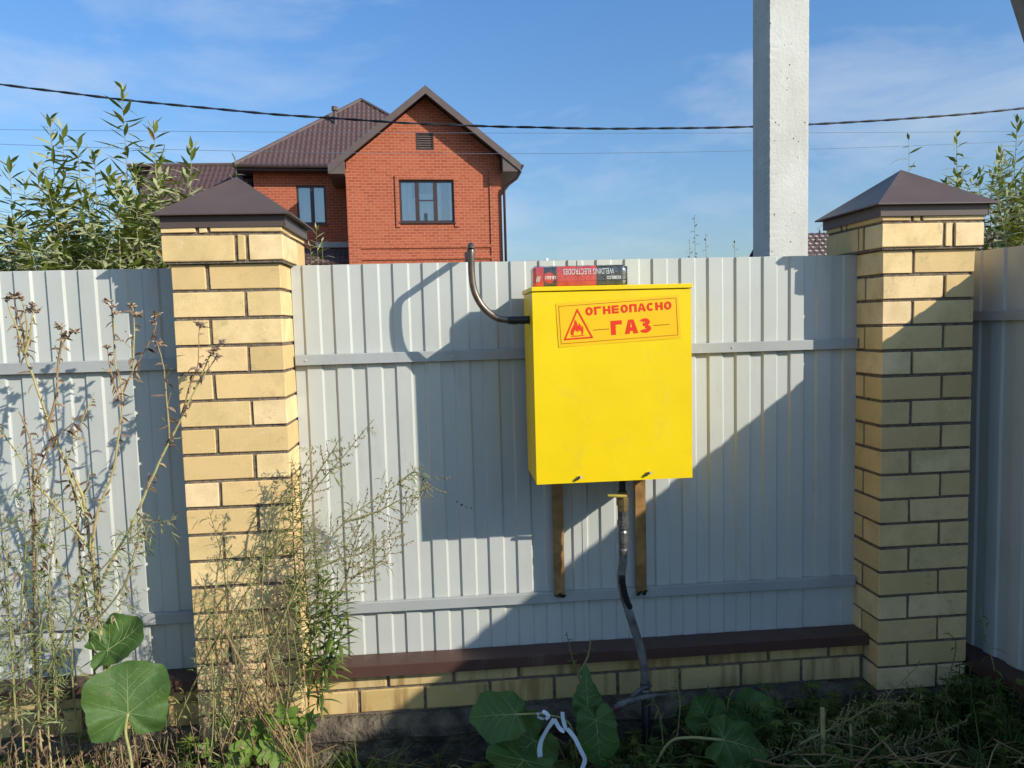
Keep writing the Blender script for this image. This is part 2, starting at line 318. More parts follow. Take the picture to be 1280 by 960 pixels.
M['lobed'] = mat('bright_lobed_leaf', lambda nt, b, o: f_burdock(nt, b, o, ((0.12, 0.21, 0.03), (0.20, 0.30, 0.045)), 0.35))
M['soil'] = simple('soil_and_litter', (0.035, 0.028, 0.02), (0.10, 0.08, 0.05), 0.95, 9, 0.9, 0.02, det=9)
def f_field(nt, b, o):
    k = ramp(nt, ns(nt, 0.6, 8), [(0.3, (0.05, 0.07, 0.02)), (0.7, (0.13, 0.13, 0.05))]); k = mixc(nt, ramp(nt, ns(nt, 12, 6), [(0.45, (0, 0, 0)), (0.6, (1, 1, 1))]), k, (0.07, 0.055, 0.035))
    col_in(nt, b, k); b.inputs['Roughness'].default_value = 0.95; bump(nt, b, ns(nt, 9, 6), 0.8, 0.03)
M['field'] = mat('rough_grassland', f_field)
def f_hbrick(nt, b, o):
    t = nt.nodes.new('ShaderNodeTexCoord'); sp = nt.nodes.new('ShaderNodeSeparateXYZ'); nt.links.new(t.outputs['Object'], sp.inputs[0])
    ad = nd(nt, 'ShaderNodeMath', operation='ADD'); nt.links.new(sp.outputs[0], ad.inputs[0]); nt.links.new(sp.outputs[1], ad.inputs[1])
    cb = nt.nodes.new('ShaderNodeCombineXYZ'); nt.links.new(ad.outputs[0], cb.inputs[0]); nt.links.new(sp.outputs[2], cb.inputs[1])
    br = nd(nt, 'ShaderNodeTexBrick', i_Scale=1.0, i_3=(0.20, 0.085, 0.06, 1)); nt.links.new(cb.outputs[0], br.inputs['Vector'])
    br.inputs['Color1'].default_value = (0.405, 0.104, 0.052, 1); br.inputs['Color2'].default_value = (0.31, 0.072, 0.037, 1); br.inputs['Mortar'].default_value = (0.50, 0.24, 0.15, 1)
    br.inputs['Mortar Size'].default_value = 0.007; br.inputs['Brick Width'].default_value = 0.262; br.inputs['Row Height'].default_value = 0.1; br.inputs['Bias'].default_value = 0.1
    k = mixc(nt, ramp(nt, ns(nt, 0.8, 5), [(0.4, (0, 0, 0)), (0.7, (0.4, 0.4, 0.4))]), br.outputs['Color'], (0.45, 0.14, 0.075))
    col_in(nt, b, k); b.inputs['Roughness'].default_value = 0.85; b.inputs['Specular IOR Level'].default_value = 0.2
    bump(nt, b, br.outputs['Fac'], -0.4, 0.01)
M['hbrick'] = mat('red_brick_wall', f_hbrick)
M['roof'] = painted('brown_metal_tile', (0.085, 0.048, 0.045), (0.105, 0.06, 0.056), 0.42, 0.1, 0.4)
M['roof_trim'] = painted('brown_roof_trim', (0.105, 0.075, 0.068), (0.125, 0.09, 0.08), 0.45, 0.1, 0.4)
M['frame'] = painted('brown_window_frame', (0.045, 0.028, 0.026), (0.055, 0.035, 0.032), 0.35, 0.0, 0.4)
M['curtain'] = simple('white_curtain', (0.72, 0.72, 0.70), (0.82, 0.82, 0.80), 0.9, 8, 0)
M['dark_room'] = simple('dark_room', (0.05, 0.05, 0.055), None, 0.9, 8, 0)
def f_glass(nt, b, o):
    tr = nt.nodes.new('ShaderNodeBsdfTransparent'); tr.inputs[0].default_value = (0.85, 0.9, 0.92, 1); gl = nd(nt, 'ShaderNodeBsdfGlossy', i_Roughness=0.02)
    fr = nd(nt, 'ShaderNodeFresnel', i_IOR=1.5); mm = nd(nt, 'ShaderNodeMath', operation='MULTIPLY_ADD', i_1=1.0, i_2=0.20); nt.links.new(fr.outputs[0], mm.inputs[0])
    mm.use_clamp = True; s = nt.nodes.new('ShaderNodeMixShader'); nt.links.new(mm.outputs[0], s.inputs[0]); nt.links.new(tr.outputs[0], s.inputs[1]); nt.links.new(gl.outputs[0], s.inputs[2]); nt.links.new(s.outputs[0], o.inputs[0])
M['glass'] = mat('window_glass', f_glass)
M['dirt'] = simple('black_dirt', (0.02, 0.018, 0.016), None, 0.9, 20, 0)
M['cable'] = simple('black_cable', (0.02, 0.022, 0.028), (0.035, 0.037, 0.042), 0.4, 20, 0)
M['wire'] = simple('bare_wire', (0.16, 0.20, 0.26), None, 0.5, 20, 0, metal=0.3)

# ------------------------------------------------------------------ ground
def ground():
    m = MB(); xs = [-900, -300, -80, -25, -10] + [-5+0.12*i for i in range(100)] + [10, 25, 80, 300, 900]
    ys = [-900, -300, -80, -20, -8] + [-4+0.1*i for i in range(55)] + [3, 6, 12, 25, 50, 100, 300, 1500]
    def h(x, y):
        near = max(0, 1-abs(y+0.4)/3)
        z = (noise.noise(Vector((x*1.3, y*1.3, 0)))*0.035 + noise.noise(Vector((x*5, y*5, 3)))*0.018)*near
        z += -0.02 if y < 0.3 else 0
        z += 0.07*max(0, min(1, (x-1.5)*1.2))*max(0, min(1, (y+1.4)*1.5))*(1 if y < .2 else 0)
        return z
    id_ = [[m.vert((x, y, h(x, y))) for x in xs] for y in ys]
    for j in range(len(ys)-1):
        m.mi = 0 if -4.1 <= ys[j] < 1.4 else 1
        for i in range(len(xs)-1): m.face([id_[j][i], id_[j][i+1], id_[j+1][i+1], id_[j+1][i]])
    o = m.build('ground', [M['soil'], M['field']], smooth=True); tag(o, kind='structure')
ground()

# ------------------------------------------------------------------ brick pillars
S = 0.382; PZ = 1.98
def brick_mesh(sx, sy, sz, key={}):
    k = (round(sx, 3), round(sy, 3), round(sz, 3), R.randint(0, 2))
    if k not in key:
        m = MB(); m.box(-sx/2, sx/2, -sy/2, sy/2, -sz/2, sz/2, 0.0014+0.0007*k[3]); rough(m, 0.0011); key[k] = m.mesh('brick', M['brick'])
    return key[k]
def put_brick(parent, name, x0, x1, y0, y1, z0, z1):
    o = link(name, brick_mesh(x1-x0, y1-y0, z1-z0), parent, ((x0+x1)/2+R.uniform(-.0012, .0012), (y0+y1)/2+R.uniform(-.0012, .0012), (z0+z1)/2+R.uniform(-.0008, .0008)))
    o.rotation_euler = (R.uniform(-.002, .002), R.uniform(-.003, .003), R.uniform(-.004, .004)); return o
def ring(parent, segs, size, z0, z1, mirror):
    """pinwheel course: segs = [(start, end)] along the front from the left corner; rotated to all four sides"""
    c = size/2; off = (size-S)/2
    for q in range(4):
        for a, b in segs:
            x0, x1, y0, y1 = a-c, b-c, -c, -c+0.12
            if mirror: x0, x1 = -x1, -x0
            for _ in range(q): x0, x1, y0, y1 = -y1, -y0, x0, x1
            put_brick(parent, 'brick', x0+S/2, x1+S/2, y0+S/2, y1+S/2, z0, z1)
def pillar(x, dz, label, capoff, caphalf, n=18):
    t = empty('brick_pillar', (x, 0, 0), label, 'pillar', 'yellow brick fence pillars')
    top = PZ+dz
    for k in range(1, n+1):
        ring(t, [(0, 0.25)], S, top-0.1*k+0.006, top-0.1*k+0.094, k % 2 == 1)
    L = 0.422
    ring(t, [(0, 0.251), (0.2635, 0.2905)], L, top+0.006, top+0.096, False)
    ring(t, [(0, 0.251), (0.2635, 0.2905)], L, top+0.107, top+0.16, True)
    m = MB(); i = 0.0065; m.box(i, S-i, i, S-i, top-0.1*n-0.15, top+0.155)
    m.box(-0.02+i, S+0.02-i, -0.02+i, S+0.02-i, top-0.003, top+0.15)
    link('mortar', m.mesh('mortar', M['mortar']), t, (0, 0, 0))
    m = MB(); zb = top-0.1*n-0.002; P = []
    for j, zz in enumerate((-.1, 0, .05, .1, zb-.006, zb)):
        e = (.020, .018, .016, .014, .012, .004)[j]; ring_ = []
        for q in range(4):
            for k in range(8):
                u = -e+(S+2*e)*k/8; c4 = [(u, -e), (S+e, u), (S-u, S+e), (-e, S-u)][q]; nz = noise.noise(Vector((c4[0]*9+x, c4[1]*9, zz*8)))*.008
                ring_.append(m.vert((c4[0]+nz, c4[1]-abs(nz), zz+(nz*.6 if j < 5 else 0))))
        P.append(ring_)
    for a, b in zip(P, P[1:]):
        for k in range(32): m.face([a[k], a[(k+1) % 32], b[(k+1) % 32], b[k]])
    m.face(P[-1]); link('footing', m.mesh('footing', M['foundation']), t, (0, 0, 0))
    # steel cap: skirt and pyramid roof
    cx = S/2+capoff; h = caphalf; e = h-0.0255; ze = top+0.168
    m = MB(); y0 = S/2
    a, b, c2, d = (cx-e, y0-e), (cx+e, y0-e), (cx+e, y0+e), (cx-e, y0+e); th = 0.002
    for (p, q) in ((a, b), (b, c2), (c2, d), (d, a)):
        m.quad((p[0], p[1], top+0.124), (q[0], q[1], top+0.124), (q[0], q[1], ze), (p[0], p[1], ze))
    m.box(cx-e+.001, cx+e-.001, y0-e+.001, y0+e-.001, top+0.1245, top+0.1265)
    for (p, sx, sy) in ((a, -1, -1), (b, 1, -1)): m.box(p[0]-0.0015, p[0]+0.0015, p[1]-0.0015, p[1]+0.0015, top+0.1235, ze-.001)
    link('cap_skirt', m.mesh('cap_skirt', M['brown_metal']), t, (0, 0, 0))
    m = MB(); hh = h; pk = (cx, y0, top+0.343)
    C4 = [(cx-hh, y0-hh, ze+.002), (cx+hh, y0-hh, ze+.002), (cx+hh, y0+hh, ze+.002), (cx-hh, y0+hh, ze+.002)]
    for k in range(4):
        p, q = Vector(C4[k]), Vector(C4[(k+1) % 4]); P = Vector(pk); N = 8; rows = []
        for j in range(N+1):     # gently dished panel
            r0 = p.lerp(P, j/N); r1 = q.lerp(P, j/N); sag = -0.006*math.sin(math.pi*j/N)
            nn = max(1, N-j); rows.append([r0.lerp(r1, u/8)+Vector((0, 0, sag*math.sin(math.pi*u/8))) for u in range(9)])
        for j in range(N):
            for u in range(8): m.quad(rows[j][u], rows[j][u+1], rows[j+1][u+1], rows[j+1][u])
        m.quad(p, q, q-Vector((0, 0, .005)), p-Vector((0, 0, .005)))
    m.face([m.vert((p[0], p[1], p[2]-.005)) for p in C4][::-1])
    link('cap_roof', m.mesh('cap_roof', M['brown_metal']), t, (0, 0, 0))
    return t
pillar(0.0, 0.0, 'yellow brick pillar with brown cap, weeds in front of its foot, left of the gas cabinet', 0.008, 0.2415)
pillar(2.697, 0.004, 'yellow brick pillar with brown cap in the dark corner, right of the concrete pole', 0.0, 0.247)

# ------------------------------------------------------------------ sheet fence
DARK0 = 0.428; PIT = 0.1163
def profile(u0, u1, ph, lap):
    """(u, depth) across a ribbed sheet; depth 0 = crest towards the viewer, 1 = valley"""
    pts = [(u0, None)]; k = math.floor((u0-ph)/PIT)-1
    while ph+k*PIT < u1+PIT:
        d = ph+k*PIT
        for u, q in ((d-0.004, 1), (d+0.003, 0), (d+0.0575, 0), (d+0.0655, 1)):
            if u0 < u < u1: pts.append((u, q))
        k += 1
    pts.append((u1, None)); out = []
    for i, (u, q) in enumerate(pts):
        if q is None: q = pts[1][1] if i == 0 else pts[-2][1]
        out.append((u, q))
    return out
def sheet(parent, u0, u1, z0, z1, place, ph, seed):
    m = MB(); pr = profile(u0, u1, ph, 0); nz = 26; zo = R.uniform(-.0015, .0015)
    rows = []
    for j in range(nz+1):
        z = z0+(z1-z0)*j/nz + (zo if j == nz else 0); row = []
        for u, q in pr:
            wob = noise.noise(Vector((u*2.2, z*1.6, seed)))*0.0030 + noise.noise(Vector((u*9, z*5, seed+5)))*0.0009
            row.append(m.vert(place(u, (-0.008 if q == 0 else 0.0)+wob, z)))
        rows.append(row)
    for j in range(nz):
        for i in range(len(pr)-1): m.face([rows[j][i], rows[j][i+1], rows[j+1][i+1], rows[j+1][i]])
    # folded steel edge thickness along the top
    top2 = [m.vert(place(u, (-0.008 if q == 0 else 0.0)+0.0012, z1)) for u, q in pr]
    bot2 = [m.vert(place(u, (-0.008 if q == 0 else 0.0)+0.0012, z0)) for u, q in pr]
    for i in range(len(pr)-1): m.face([rows[-1][i], rows[-1][i+1], top2[i+1], top2[i]]); m.face([bot2[i], bot2[i+1], rows[0][i+1], rows[0][i]])
    return m.build('sheet', M['fence'], parent)
def rail(parent, u0, u1, zt, zb, place, sag=0.0):
    m = MB(); n = 16
    rings = []
    for i in range(n+1):
        u = u0+(u1-u0)*i/n; s = sag*i/n; w_ = noise.noise(Vector((u*2, zt, 1)))*0.0012
        rings.append([m.vert(place(u, d, z-s+w_)) for d, z in ((-0.010, zt), (-0.026, zt), (-0.029, zt-.002), (-0.029, zb+.002), (-0.026, zb), (-0.010, zb))])
    for a, b in zip(rings, rings[1:]):
        for k in range(6): m.face([a[k], b[k], b[(k+1) % 6], a[(k+1) % 6]])
    m.face(rings[0]); m.face(rings[-1][::-1])
    return m.build('rail', M['rail'], parent)
def screws(parent, us, zs, place):
    for z in zs:
        for u in us:
            m = MB(); c = Vector(place(u, -0.029, z)); nrm = (Vector(place(u, -1, z))-Vector(place(u, 0, z))).normalized()
            m.tube([c, c+nrm*.003], 0.0045, 6); m.build('screw', M['fence'], parent)
def fence(x0, x1, place, ph, label, rails, zbot, cuts, group='grey profiled sheet fences'):
    t = empty('sheet_fence', place(x0, 0, 0), label, 'fence', group)
    cc = [x0]+[c for c in cuts if x0 < c < x1]+[x1]
    for i, (a, b) in enumerate(zip(cc, cc[1:])):
        if i % 2: sheet(t, a-0.02, b, zbot, PZ, lambda u, d, z: place(u, d-0.0016, z), ph, i*3.1)
        else: sheet(t, a, b, zbot, PZ, place, ph, i*3.1)
    for zt, zb, sag in rails: rail(t, x0+0.006, x1-0.004, zt, zb, place, sag)
    return t
front = lambda u, d, z: Vector((u, 0.19+d, z))
f_main = fence(0.384, 2.695, front, DARK0, 'light grey profiled sheet fence behind the yellow gas cabinet, between the two pillars', [(1.632, 1.590, 0.0), (0.626, 0.583, 0.010)], 0.385, [DARK0+0.0615+PIT*9-.002, DARK0+0.0615+PIT*18])
fence(-3.2, -0.004, front, DARK0-PIT*0.18, 'light grey profiled sheet fence left of the left pillar, behind the dead stalks', [(1.634, 1.590, 0.0), (0.630, 0.586, 0.0)], 0.39, [-0.95, -2.05])
fence(3.083, 3.20, front, DARK0, 'narrow grey sheet strip closing the gap right of the right pillar', [(1.632, 1.590, 0.0)], 0.30, [], None)
_d = Vector((0.1, -1.0, 0)).normalized(); _n = Vector((-_d.y, _d.x, 0))*1.0    # side fence: u runs towards the viewer
_n = Vector((1, 0.1, 0)).normalized()
side = lambda u, d, z: Vector((3.188, 0.19, 0)) + _d*u + _n*d + Vector((0, 0, z))
fence(0.0, 6.2, side, 0.02, 'shaded grey sheet fence running towards the viewer at the right edge', [(1.733, 1.692, 0.0)], 0.30, [1.15, 2.3, 3.45, 4.6])
screws(f_main, [0.43, 1.0, 2.15, 2.62], (1.611,), front)
for (a, b, c) in ((571, 627, .004), (577, 631, .0055), (583, 634, .0035), (589, 635, .004)):
    q = at(a, b, .181); m = MB(); m.face([m.vert((q.x+c*math.cos(k*.9)*R.uniform(.6, 1.5), .1802, q.z+c*.6*math.sin(k*.9)*R.uniform(.6, 1.4))) for k in range(7)]); m.build('scuff', M['dirt'], f_main)
# ------------------------------------------------------------------ plinth walls with sill and foundation
def plinth(x0, x1, label, j1, j2, group='low brick plinths under the fence'):
    t = empty('brick_plinth', (x0, 0.1, 0), label, 'plinth', group)
    def bk(a, b, z0, z1, y=0.1):
        a = max(a, x0+0.004); b = min(b, x1-0.004)
        if b-a < 0.02: return
        m = MB(); sx, sz = b-a, z1-z0; m.box(-sx/2, sx/2, -.06, .06, -sz/2, sz/2, 0.003); rough(m, 0.001)
        o = link('brick', m.mesh('brick', M['plinth_brick']), t); o.location = Vector(((a+b)/2, y+.06+R.uniform(-.002, .002), (z0+z1)/2))-t.location
        o.rotation_euler = (R.uniform(-.006, .006), 0, R.uniform(-.006, .006))
    P2 = 0.2625
    k = math.floor((x0-j1)/P2)-1
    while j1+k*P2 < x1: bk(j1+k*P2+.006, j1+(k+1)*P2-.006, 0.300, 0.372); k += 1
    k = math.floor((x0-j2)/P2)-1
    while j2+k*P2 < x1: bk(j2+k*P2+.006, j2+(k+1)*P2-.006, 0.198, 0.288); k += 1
    m = MB(); m.box(x0+.002, x1-.002, 0.108, 0.33, 0.10, 0.36); m.build('mortar', M['mortar'], t)
    # foundation: two rough ledges
    m = MB(); n = max(8, int((x1-x0)*14)); prof = [(0.19, 0.30), (0.188, 0.10), (0.182, 0.085), (0.150, 0.055), (0.115, 0.048), (0.100, 0.058), (0.06, 0.070), (0.02, 0.072), (-0.2, 0.075)]
    rows = []
    for i in range(n+1):
        x = x0+.003+(x1-x0-.006)*i/n
        rows.append([m.vert((x, y+noise.noise(Vector((x*4, z*9, 2)))*.018+noise.noise(Vector((x*17, z*20, 2)))*.007, z+noise.noise(Vector((x*5, y*9, 7)))*.010)) for z, y in prof])
    for a, b in zip(rows, rows[1:]):
        for k in range(len(prof)-1): m.face([a[k+1], b[k+1], b[k], a[k]])
    m.build('foundation', M['foundation'], t)
    # brown sill: sloping top, front drip, a hem
    m = MB(); n = 24; prof = [(0.180, 0.402), (0.066, 0.4065), (0.063, 0.404), (0.061, 0.362), (0.066, 0.3605), (0.072, 0.366), (0.10, 0.366)]
    rows = []
    for i in range(n+1):
        x = x0+.001+(x1-x0-.002)*i/n; s = -0.006*(x-x0)/2.3
        rows.append([m.vert((x, y+noise.noise(Vector((x*3, z*3, 4)))*.0015, z+s+noise.noise(Vector((x*2.5, 0, 9)))*.002)) for y, z in prof])
    for a, b in zip(rows, rows[1:]):
        for k in range(len(prof)-1): m.face([a[k], a[k+1], b[k+1], b[k]])
    m.face(rows[0]); m.face(rows[-1][::-1]); m.build('sill', M['sill'], t)
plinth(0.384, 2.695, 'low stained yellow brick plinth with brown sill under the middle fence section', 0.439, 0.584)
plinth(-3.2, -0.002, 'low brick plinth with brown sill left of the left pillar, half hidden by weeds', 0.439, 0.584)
# side plinth along the right fence
t = empty('brick_plinth', (3.2, 0.1, 0), 'brown sill and low base under the shaded side fence at the right edge', 'plinth', 'low brick plinths under the fence')
def sidebox(mb, u0, u1, d0, d1, z0, z1):
    c = [mb.vert(side(u, d, z)) for z in (z0, z1) for d in (d0, d1) for u in (u0, u1)]
    for f in ((0, 2, 3, 1), (4, 5, 7, 6), (0, 1, 5, 4), (1, 3, 7, 5), (3, 2, 6, 7), (2, 0, 4, 6)): mb.face([c[k] for k in f])
m = MB(); sidebox(m, 0, 6.2, -.11, .02, 0.285, 0.30); sidebox(m, 0, 6.2, -.113, -.110, 0.25, 0.302); m.build('sill', M['sill'], t)
m = MB(); sidebox(m, 0, 6.2, -.08, .1, -.1, 0.284); m.build('foundation', M['foundation'], t)

# ------------------------------------------------------------------ gas cabinet
FY = -0.155
gc = empty('gas_cabinet', (1.58, 0.0, 1.147), 'bright yellow metal gas cabinet with a red flammable gas sign, hung on the fence', 'gas cabinet')
m = MB()
def panel(mb, x0, x1, z0, z1, y, n=10, amp=0.0025, seed=0):
    id_ = [[mb.vert((x0+(x1-x0)*i/n, y+amp*noise.noise(Vector((i*0.45, j*0.45, seed)))*(1 if 0 < i < n and 0 < j < n else 0), z0+(z1-z0)*j/n)) for i in range(n+1)] for j in range(n+1)]
    for j in range(n):
        for i in range(n): mb.face([id_[j][i], id_[j][i+1], id_[j+1][i+1], id_[j+1][i]])
m.box(1.289, 1.869, FY+.0015, 0.135, 1.1475, 1.842, .0015)
m.build('body', M['yellow'], gc)
m = MB(); panel(m, 1.2885, 1.8695, 1.1465, 1.8405, FY-.001); X0, X1, Z0, Z1 = 1.2885, 1.8695, 1.1465, 1.8405
for a, b in (((X0, Z0), (X1, Z0)), ((X1, Z0), (X1, Z1)), ((X1, Z1), (X0, Z1)), ((X0, Z1), (X0, Z0))):
    m.quad((b[0], FY-.001, b[1]), (a[0], FY-.001, a[1]), (a[0], FY+.012, a[1]), (b[0], FY+.012, b[1]))
door = m.build('door', M['yellow'], gc, smooth=False)
for p in door.data.polygons:
    p.use_smooth = p.area > 0.001 and abs(p.normal.y) > 0.9
m = MB(); m.box(1.285, 1.873, FY-.007, 0.150, 1.8435, 1.860, .002); m.build('lid', M['yellow'], gc)
for (lx, lz) in ((1.443, 1.166), (1.700, 1.170)):
    m = MB(); m.tube([(lx, FY+.002, lz), (lx, FY-.004, lz)], 0.0085, 12); m.mi = 1
    m.tube([(lx+.001, FY-.004, lz+.001), (lx+.007, FY-.020, lz+.005)], 0.0055, 10); m.mi = 1
    m.tube([(lx-.004, FY-.001, lz-.003), (lx-.013, FY-.004, lz-.009)], [.005, .004], 8)
    m.build('lock', [M['yellow'], M['fitting']], gc)
# sign (flat print)
SX, SZ, SA = 1.383, 1.789, math.radians(2.7)
def sp(a, dn, lift=0.0): # along, down -> world
    return Vector((SX+a*math.cos(SA)+dn*math.sin(SA), FY-.0022-lift, SZ+a*math.sin(SA)-dn*math.cos(SA)))
m = MB(); m.quad(sp(-.010, .146), sp(.441, .146), sp(.441, -.011), sp(-.010, -.011)); sign = m.build('sign', M['sign_yellow'], gc)
def stroke(mb, p, q, wd, lift):
    d = (q[0]-p[0], q[1]-p[1]); L = math.hypot(*d); n = (-d[1]/L*wd/2, d[0]/L*wd/2); e = (d[0]/L*wd/2, d[1]/L*wd/2)
    mb.quad(sp(p[0]-e[0]+n[0], p[1]-e[1]+n[1], lift), sp(q[0]+e[0]+n[0], q[1]+e[1]+n[1], lift), sp(q[0]+e[0]-n[0], q[1]+e[1]-n[1], lift), sp(p[0]-e[0]-n[0], p[1]-e[1]-n[1], lift))
m = MB(); W_, H_ = 0.430, 0.134
for k, (p, q) in enumerate((((0, 0), (W_, 0)), ((W_, 0), (W_, H_)), ((W_, H_), (0, H_)), ((0, H_), (0, 0)))): stroke(m, p, q, 0.0019, 0.0005+k*.00004)
m.build('border', M['line_print'], sign)
m = MB()
for k, (p, q) in enumerate((((.066, .017), (.014, .119)), ((.014, .119), (.1135, .119)), ((.1135, .119), (.066, .017)))): stroke(m, p, q, 0.0058, 0.0007+k*.00005)
fl = [(.040, .106), (.0365, .098), (.038, .088), (.043, .080), (.049, .072), (.053, .062), (.054, .050), (.060, .058), (.064, .068), (.0645, .076), (.068, .071), (.069, .064), (.075, .073), (.0775, .082), (.0795, .078), (.080, .073), (.0835, .084), (.0835, .096), (.080, .106), (.074, .1065), (.077, .098), (.075, .091), (.071, .095), (.069, .086), (.0655, .094), (.062, .098), (.062, .090), (.057, .095), (.055, .086), (.050, .093), (.047, .100), (.048, .1065)]
m.face([m.vert(sp(a, d, .0008)) for a, d in fl][::-1])
m.quad(sp(.038, .1115, .0007), sp(.085, .1115, .0007), sp(.085, .1085, .0007), sp(.038, .1085, .0007))
m.build('flame_triangle', M['red_print'], sign)
for a, b in ((.120, .177), (.342, .399)): m = MB(); stroke(m, (a, .0935), (b, .0935), .0026, .0006); m.build('dash', M['line_print'], sign)
def lettering(text, parent, material, o, ax, up, width, height, bold=0.0, name='lettering', spacing=1.0):
    cu = bpy.data.curves.new('t', 'FONT'); cu.body = text; cu.size = 1.0; cu.offset = bold; cu.resolution_u = 3; cu.space_character = spacing
    ob = bpy.data.objects.new('t', cu); col.objects.link(ob); bpy.context.view_layer.update()
    me = bpy.data.meshes.new_from_object(ob); bpy.data.objects.remove(ob)
    xs = [v.co.x for v in me.vertices]; ys = [v.co.y for v in me.vertices]; x0, x1, y0, y1 = min(xs), max(xs), min(ys), max(ys)
    inv = parent_matrix(parent).inverted(); ax = Vector(ax).normalized(); up = Vector(up).normalized()
    for v in me.vertices: v.co = inv @ (Vector(o)+ax*((v.co.x-x0)/(x1-x0)*width)+up*((v.co.y-y0)/(y1-y0)*height))
    me.materials.clear(); me.materials.append(material); me.name = name
    return link(name, me, parent)
ax = Vector((math.cos(SA), 0, math.sin(SA))); up = Vector((-math.sin(SA), 0, math.cos(SA)))
def glyphs(text, a0, base, height, width, wt, gap):
    """heavy block letters from strokes; (along, down) sign coordinates"""
    m = MB(); lift = [0.0006]
    def bar(pts):   # closed outline of one stroke
        lift[0] += 0.000012; m.face([m.vert(sp(a, d, lift[0])) for a, d in pts][::-1])
    cw = (width-gap*(len(text)-1))/len(text); x = a0
    for ch in text:
        W, H, t = cw, height, wt; P = lambda u, v: (x+u, base-v)
        def rect(u0, u1, v0, v1): bar([P(u0, v0), P(u1, v0), P(u1, v1), P(u0, v1)])
        def ringarc(cu, cv, ru, rv_, a0_, a1_, tu, tv, n=20):
            lift[0] += 0.00002; l = lift[0]
            for k in range(n):
                q = [math.radians(a0_+(a1_-a0_)*(k+e)/n) for e in (0, 1)]
                o = [(cu+ru*math.cos(b), cv+rv_*math.sin(b)) for b in q]; i_ = [(cu+(ru-tu)*math.cos(b), cv+(rv_-tv)*math.sin(b)) for b in q]
                pts = [P(*o[0]), P(*o[1]), P(*i_[1]), P(*i_[0])]; f = [m.vert(sp(a, d, l)) for a, d in pts]; m.face(f if a1_ < a0_ else f[::-1])
        if ch == 'О': ringarc(W/2, H/2, W/2, H/2*1.03, 0, 360, t, t*.82, 28)
        elif ch == 'С': ringarc(W/2, H/2, W/2, H/2*1.03, 42, 318, t, t*.82, 24)
        elif ch == 'Г': rect(0, t, 0, H); rect(t, W*.92, H-t*.82, H)
        elif ch == 'Н': rect(0, t, 0, H); rect(W-t, W, 0, H); rect(t, W-t, H/2-t*.4, H/2+t*.4)
        elif ch == 'П': rect(0, t, 0, H); rect(W-t, W, 0, H); rect(t, W-t, H-t*.82, H)
        elif ch == 'Е': rect(0, t, 0, H); [rect(t, W*.92, v, v+t*.8) for v in (0, H/2-t*.4, H-t*.8)]
        elif ch == 'А':
            e = W*.06; c_ = W/2; hw = t*.55
            bar([P(-e, 0), P(-e+t*1.05, 0), P(c_+t*.05, H), P(c_-hw, H)]); bar([P(W+e-t*1.05, 0), P(W+e, 0), P(c_+hw, H), P(c_-t*.05, H)]); rect(W*.22, W*.78, H*.20, H*.20+t*.72)
        elif ch == 'З':
            ringarc(W*.46, H*.745, W*.42, H*.27, 158, -90, t*.95, t*.72, 18); ringarc(W*.47, H*.275, W*.49, H*.29, 90, -155, t*.95, t*.75, 18); rect(W*.30, W*.52, H*.475, H*.475+t*.62)
        x += cw+gap
    return m
glyphs('ОГНЕОПАСНО', .095, .0395, .0288, .317, .0088, .0046).build('lettering', M['red_print'], sign)
glyphs('ГАЗ', .184, .1165, .051, .150, .0178, .0075).build('lettering', M['red_print'], sign)
# rusty angle legs behind it, down to the lower rail
for k, (lx, zb) in enumerate(((1.409, 0.617), (1.752, 0.607))):
    m = MB(); h = 0.0215; m.box(lx-h, lx+h, 0.1455, 0.149, zb, 1.80); m.box(lx-h, lx-h+.0035, 0.149, 0.160, zb+.001, 1.799); m.box(lx+h-.0035, lx+h, .149, .160, zb+.001, 1.799)
    leg = m.build('mounting_leg', M['rust'], gc)
    m = MB()
    for q in range(7): m.blob((lx+R.uniform(-.017, .02), 0.150+R.uniform(-.006, .004), zb+R.uniform(-.012, .006)), R.uniform(.009, .014), 0.8)
    m.build('weld', M['black'], leg)
m = MB(); m.box(1.39, 1.78, 0.1365, 0.1445, 1.70, 1.74); m.build('bracket', M['rust'], gc)

# package of welding electrodes on the lid
pk = empty('electrode_package', (1.48, -0.02, 1.861), 'red and black shrink-wrapped package of welding electrodes on top of the yellow cabinet', 'package')
px0, px1, py0, py1, pz0, pz1 = 1.306, 1.660, -0.060, 0.012, 1.862, 1.938
m = MB(); xs = [0, .11, .245, .667, 1.0]; mi = [0, 1, 0, 1]
N = 36
def px_(f): return px0+(px1-px0)*f
fr = sorted(set(xs+[i/N for i in range(N+1)])); rows = []
for f in fr:
    e = 1.0 if 0.02 < f < 0.97 else 0.88; cy, cz = (py0+py1)/2, (pz0+pz1)/2; jz = 0.002*noise.noise(Vector((f*9, 0, 0)))+0.0035*(f-.5)
    pr = []
    hy, hz, ch = (py1-py0)/2*e, (pz1-pz0)/2*e, .006
    for y, z in ((-hy, -hz+ch), (-hy, hz-ch), (-hy+ch, hz), (hy-ch, hz), (hy, hz-ch), (hy, -hz+ch), (hy-ch, -hz), (-hy+ch, -hz)): pr.append(m.vert((px_(f), cy+y+.0006*R.uniform(-1, 1), cz+z+(jz if z > 0 else 0))))
    rows.append(pr)
for i, (a, b) in enumerate(zip(rows, rows[1:])):
    fm = (fr[i]+fr[i+1])/2; m.mi = mi[[q for q in range(4) if xs[q] <= fm <= xs[q+1]][0]]
    for k in range(8): m.face([a[(k+1) % 8], a[k], b[k], b[(k+1) % 8]])
m.mi = 0; m.face(rows[0]); m.mi = 1; m.face(rows[-1][::-1])
m.build('carton', [M['pack_red'], M['pack_black']], pk, smooth=False)
m = MB(); rows = []
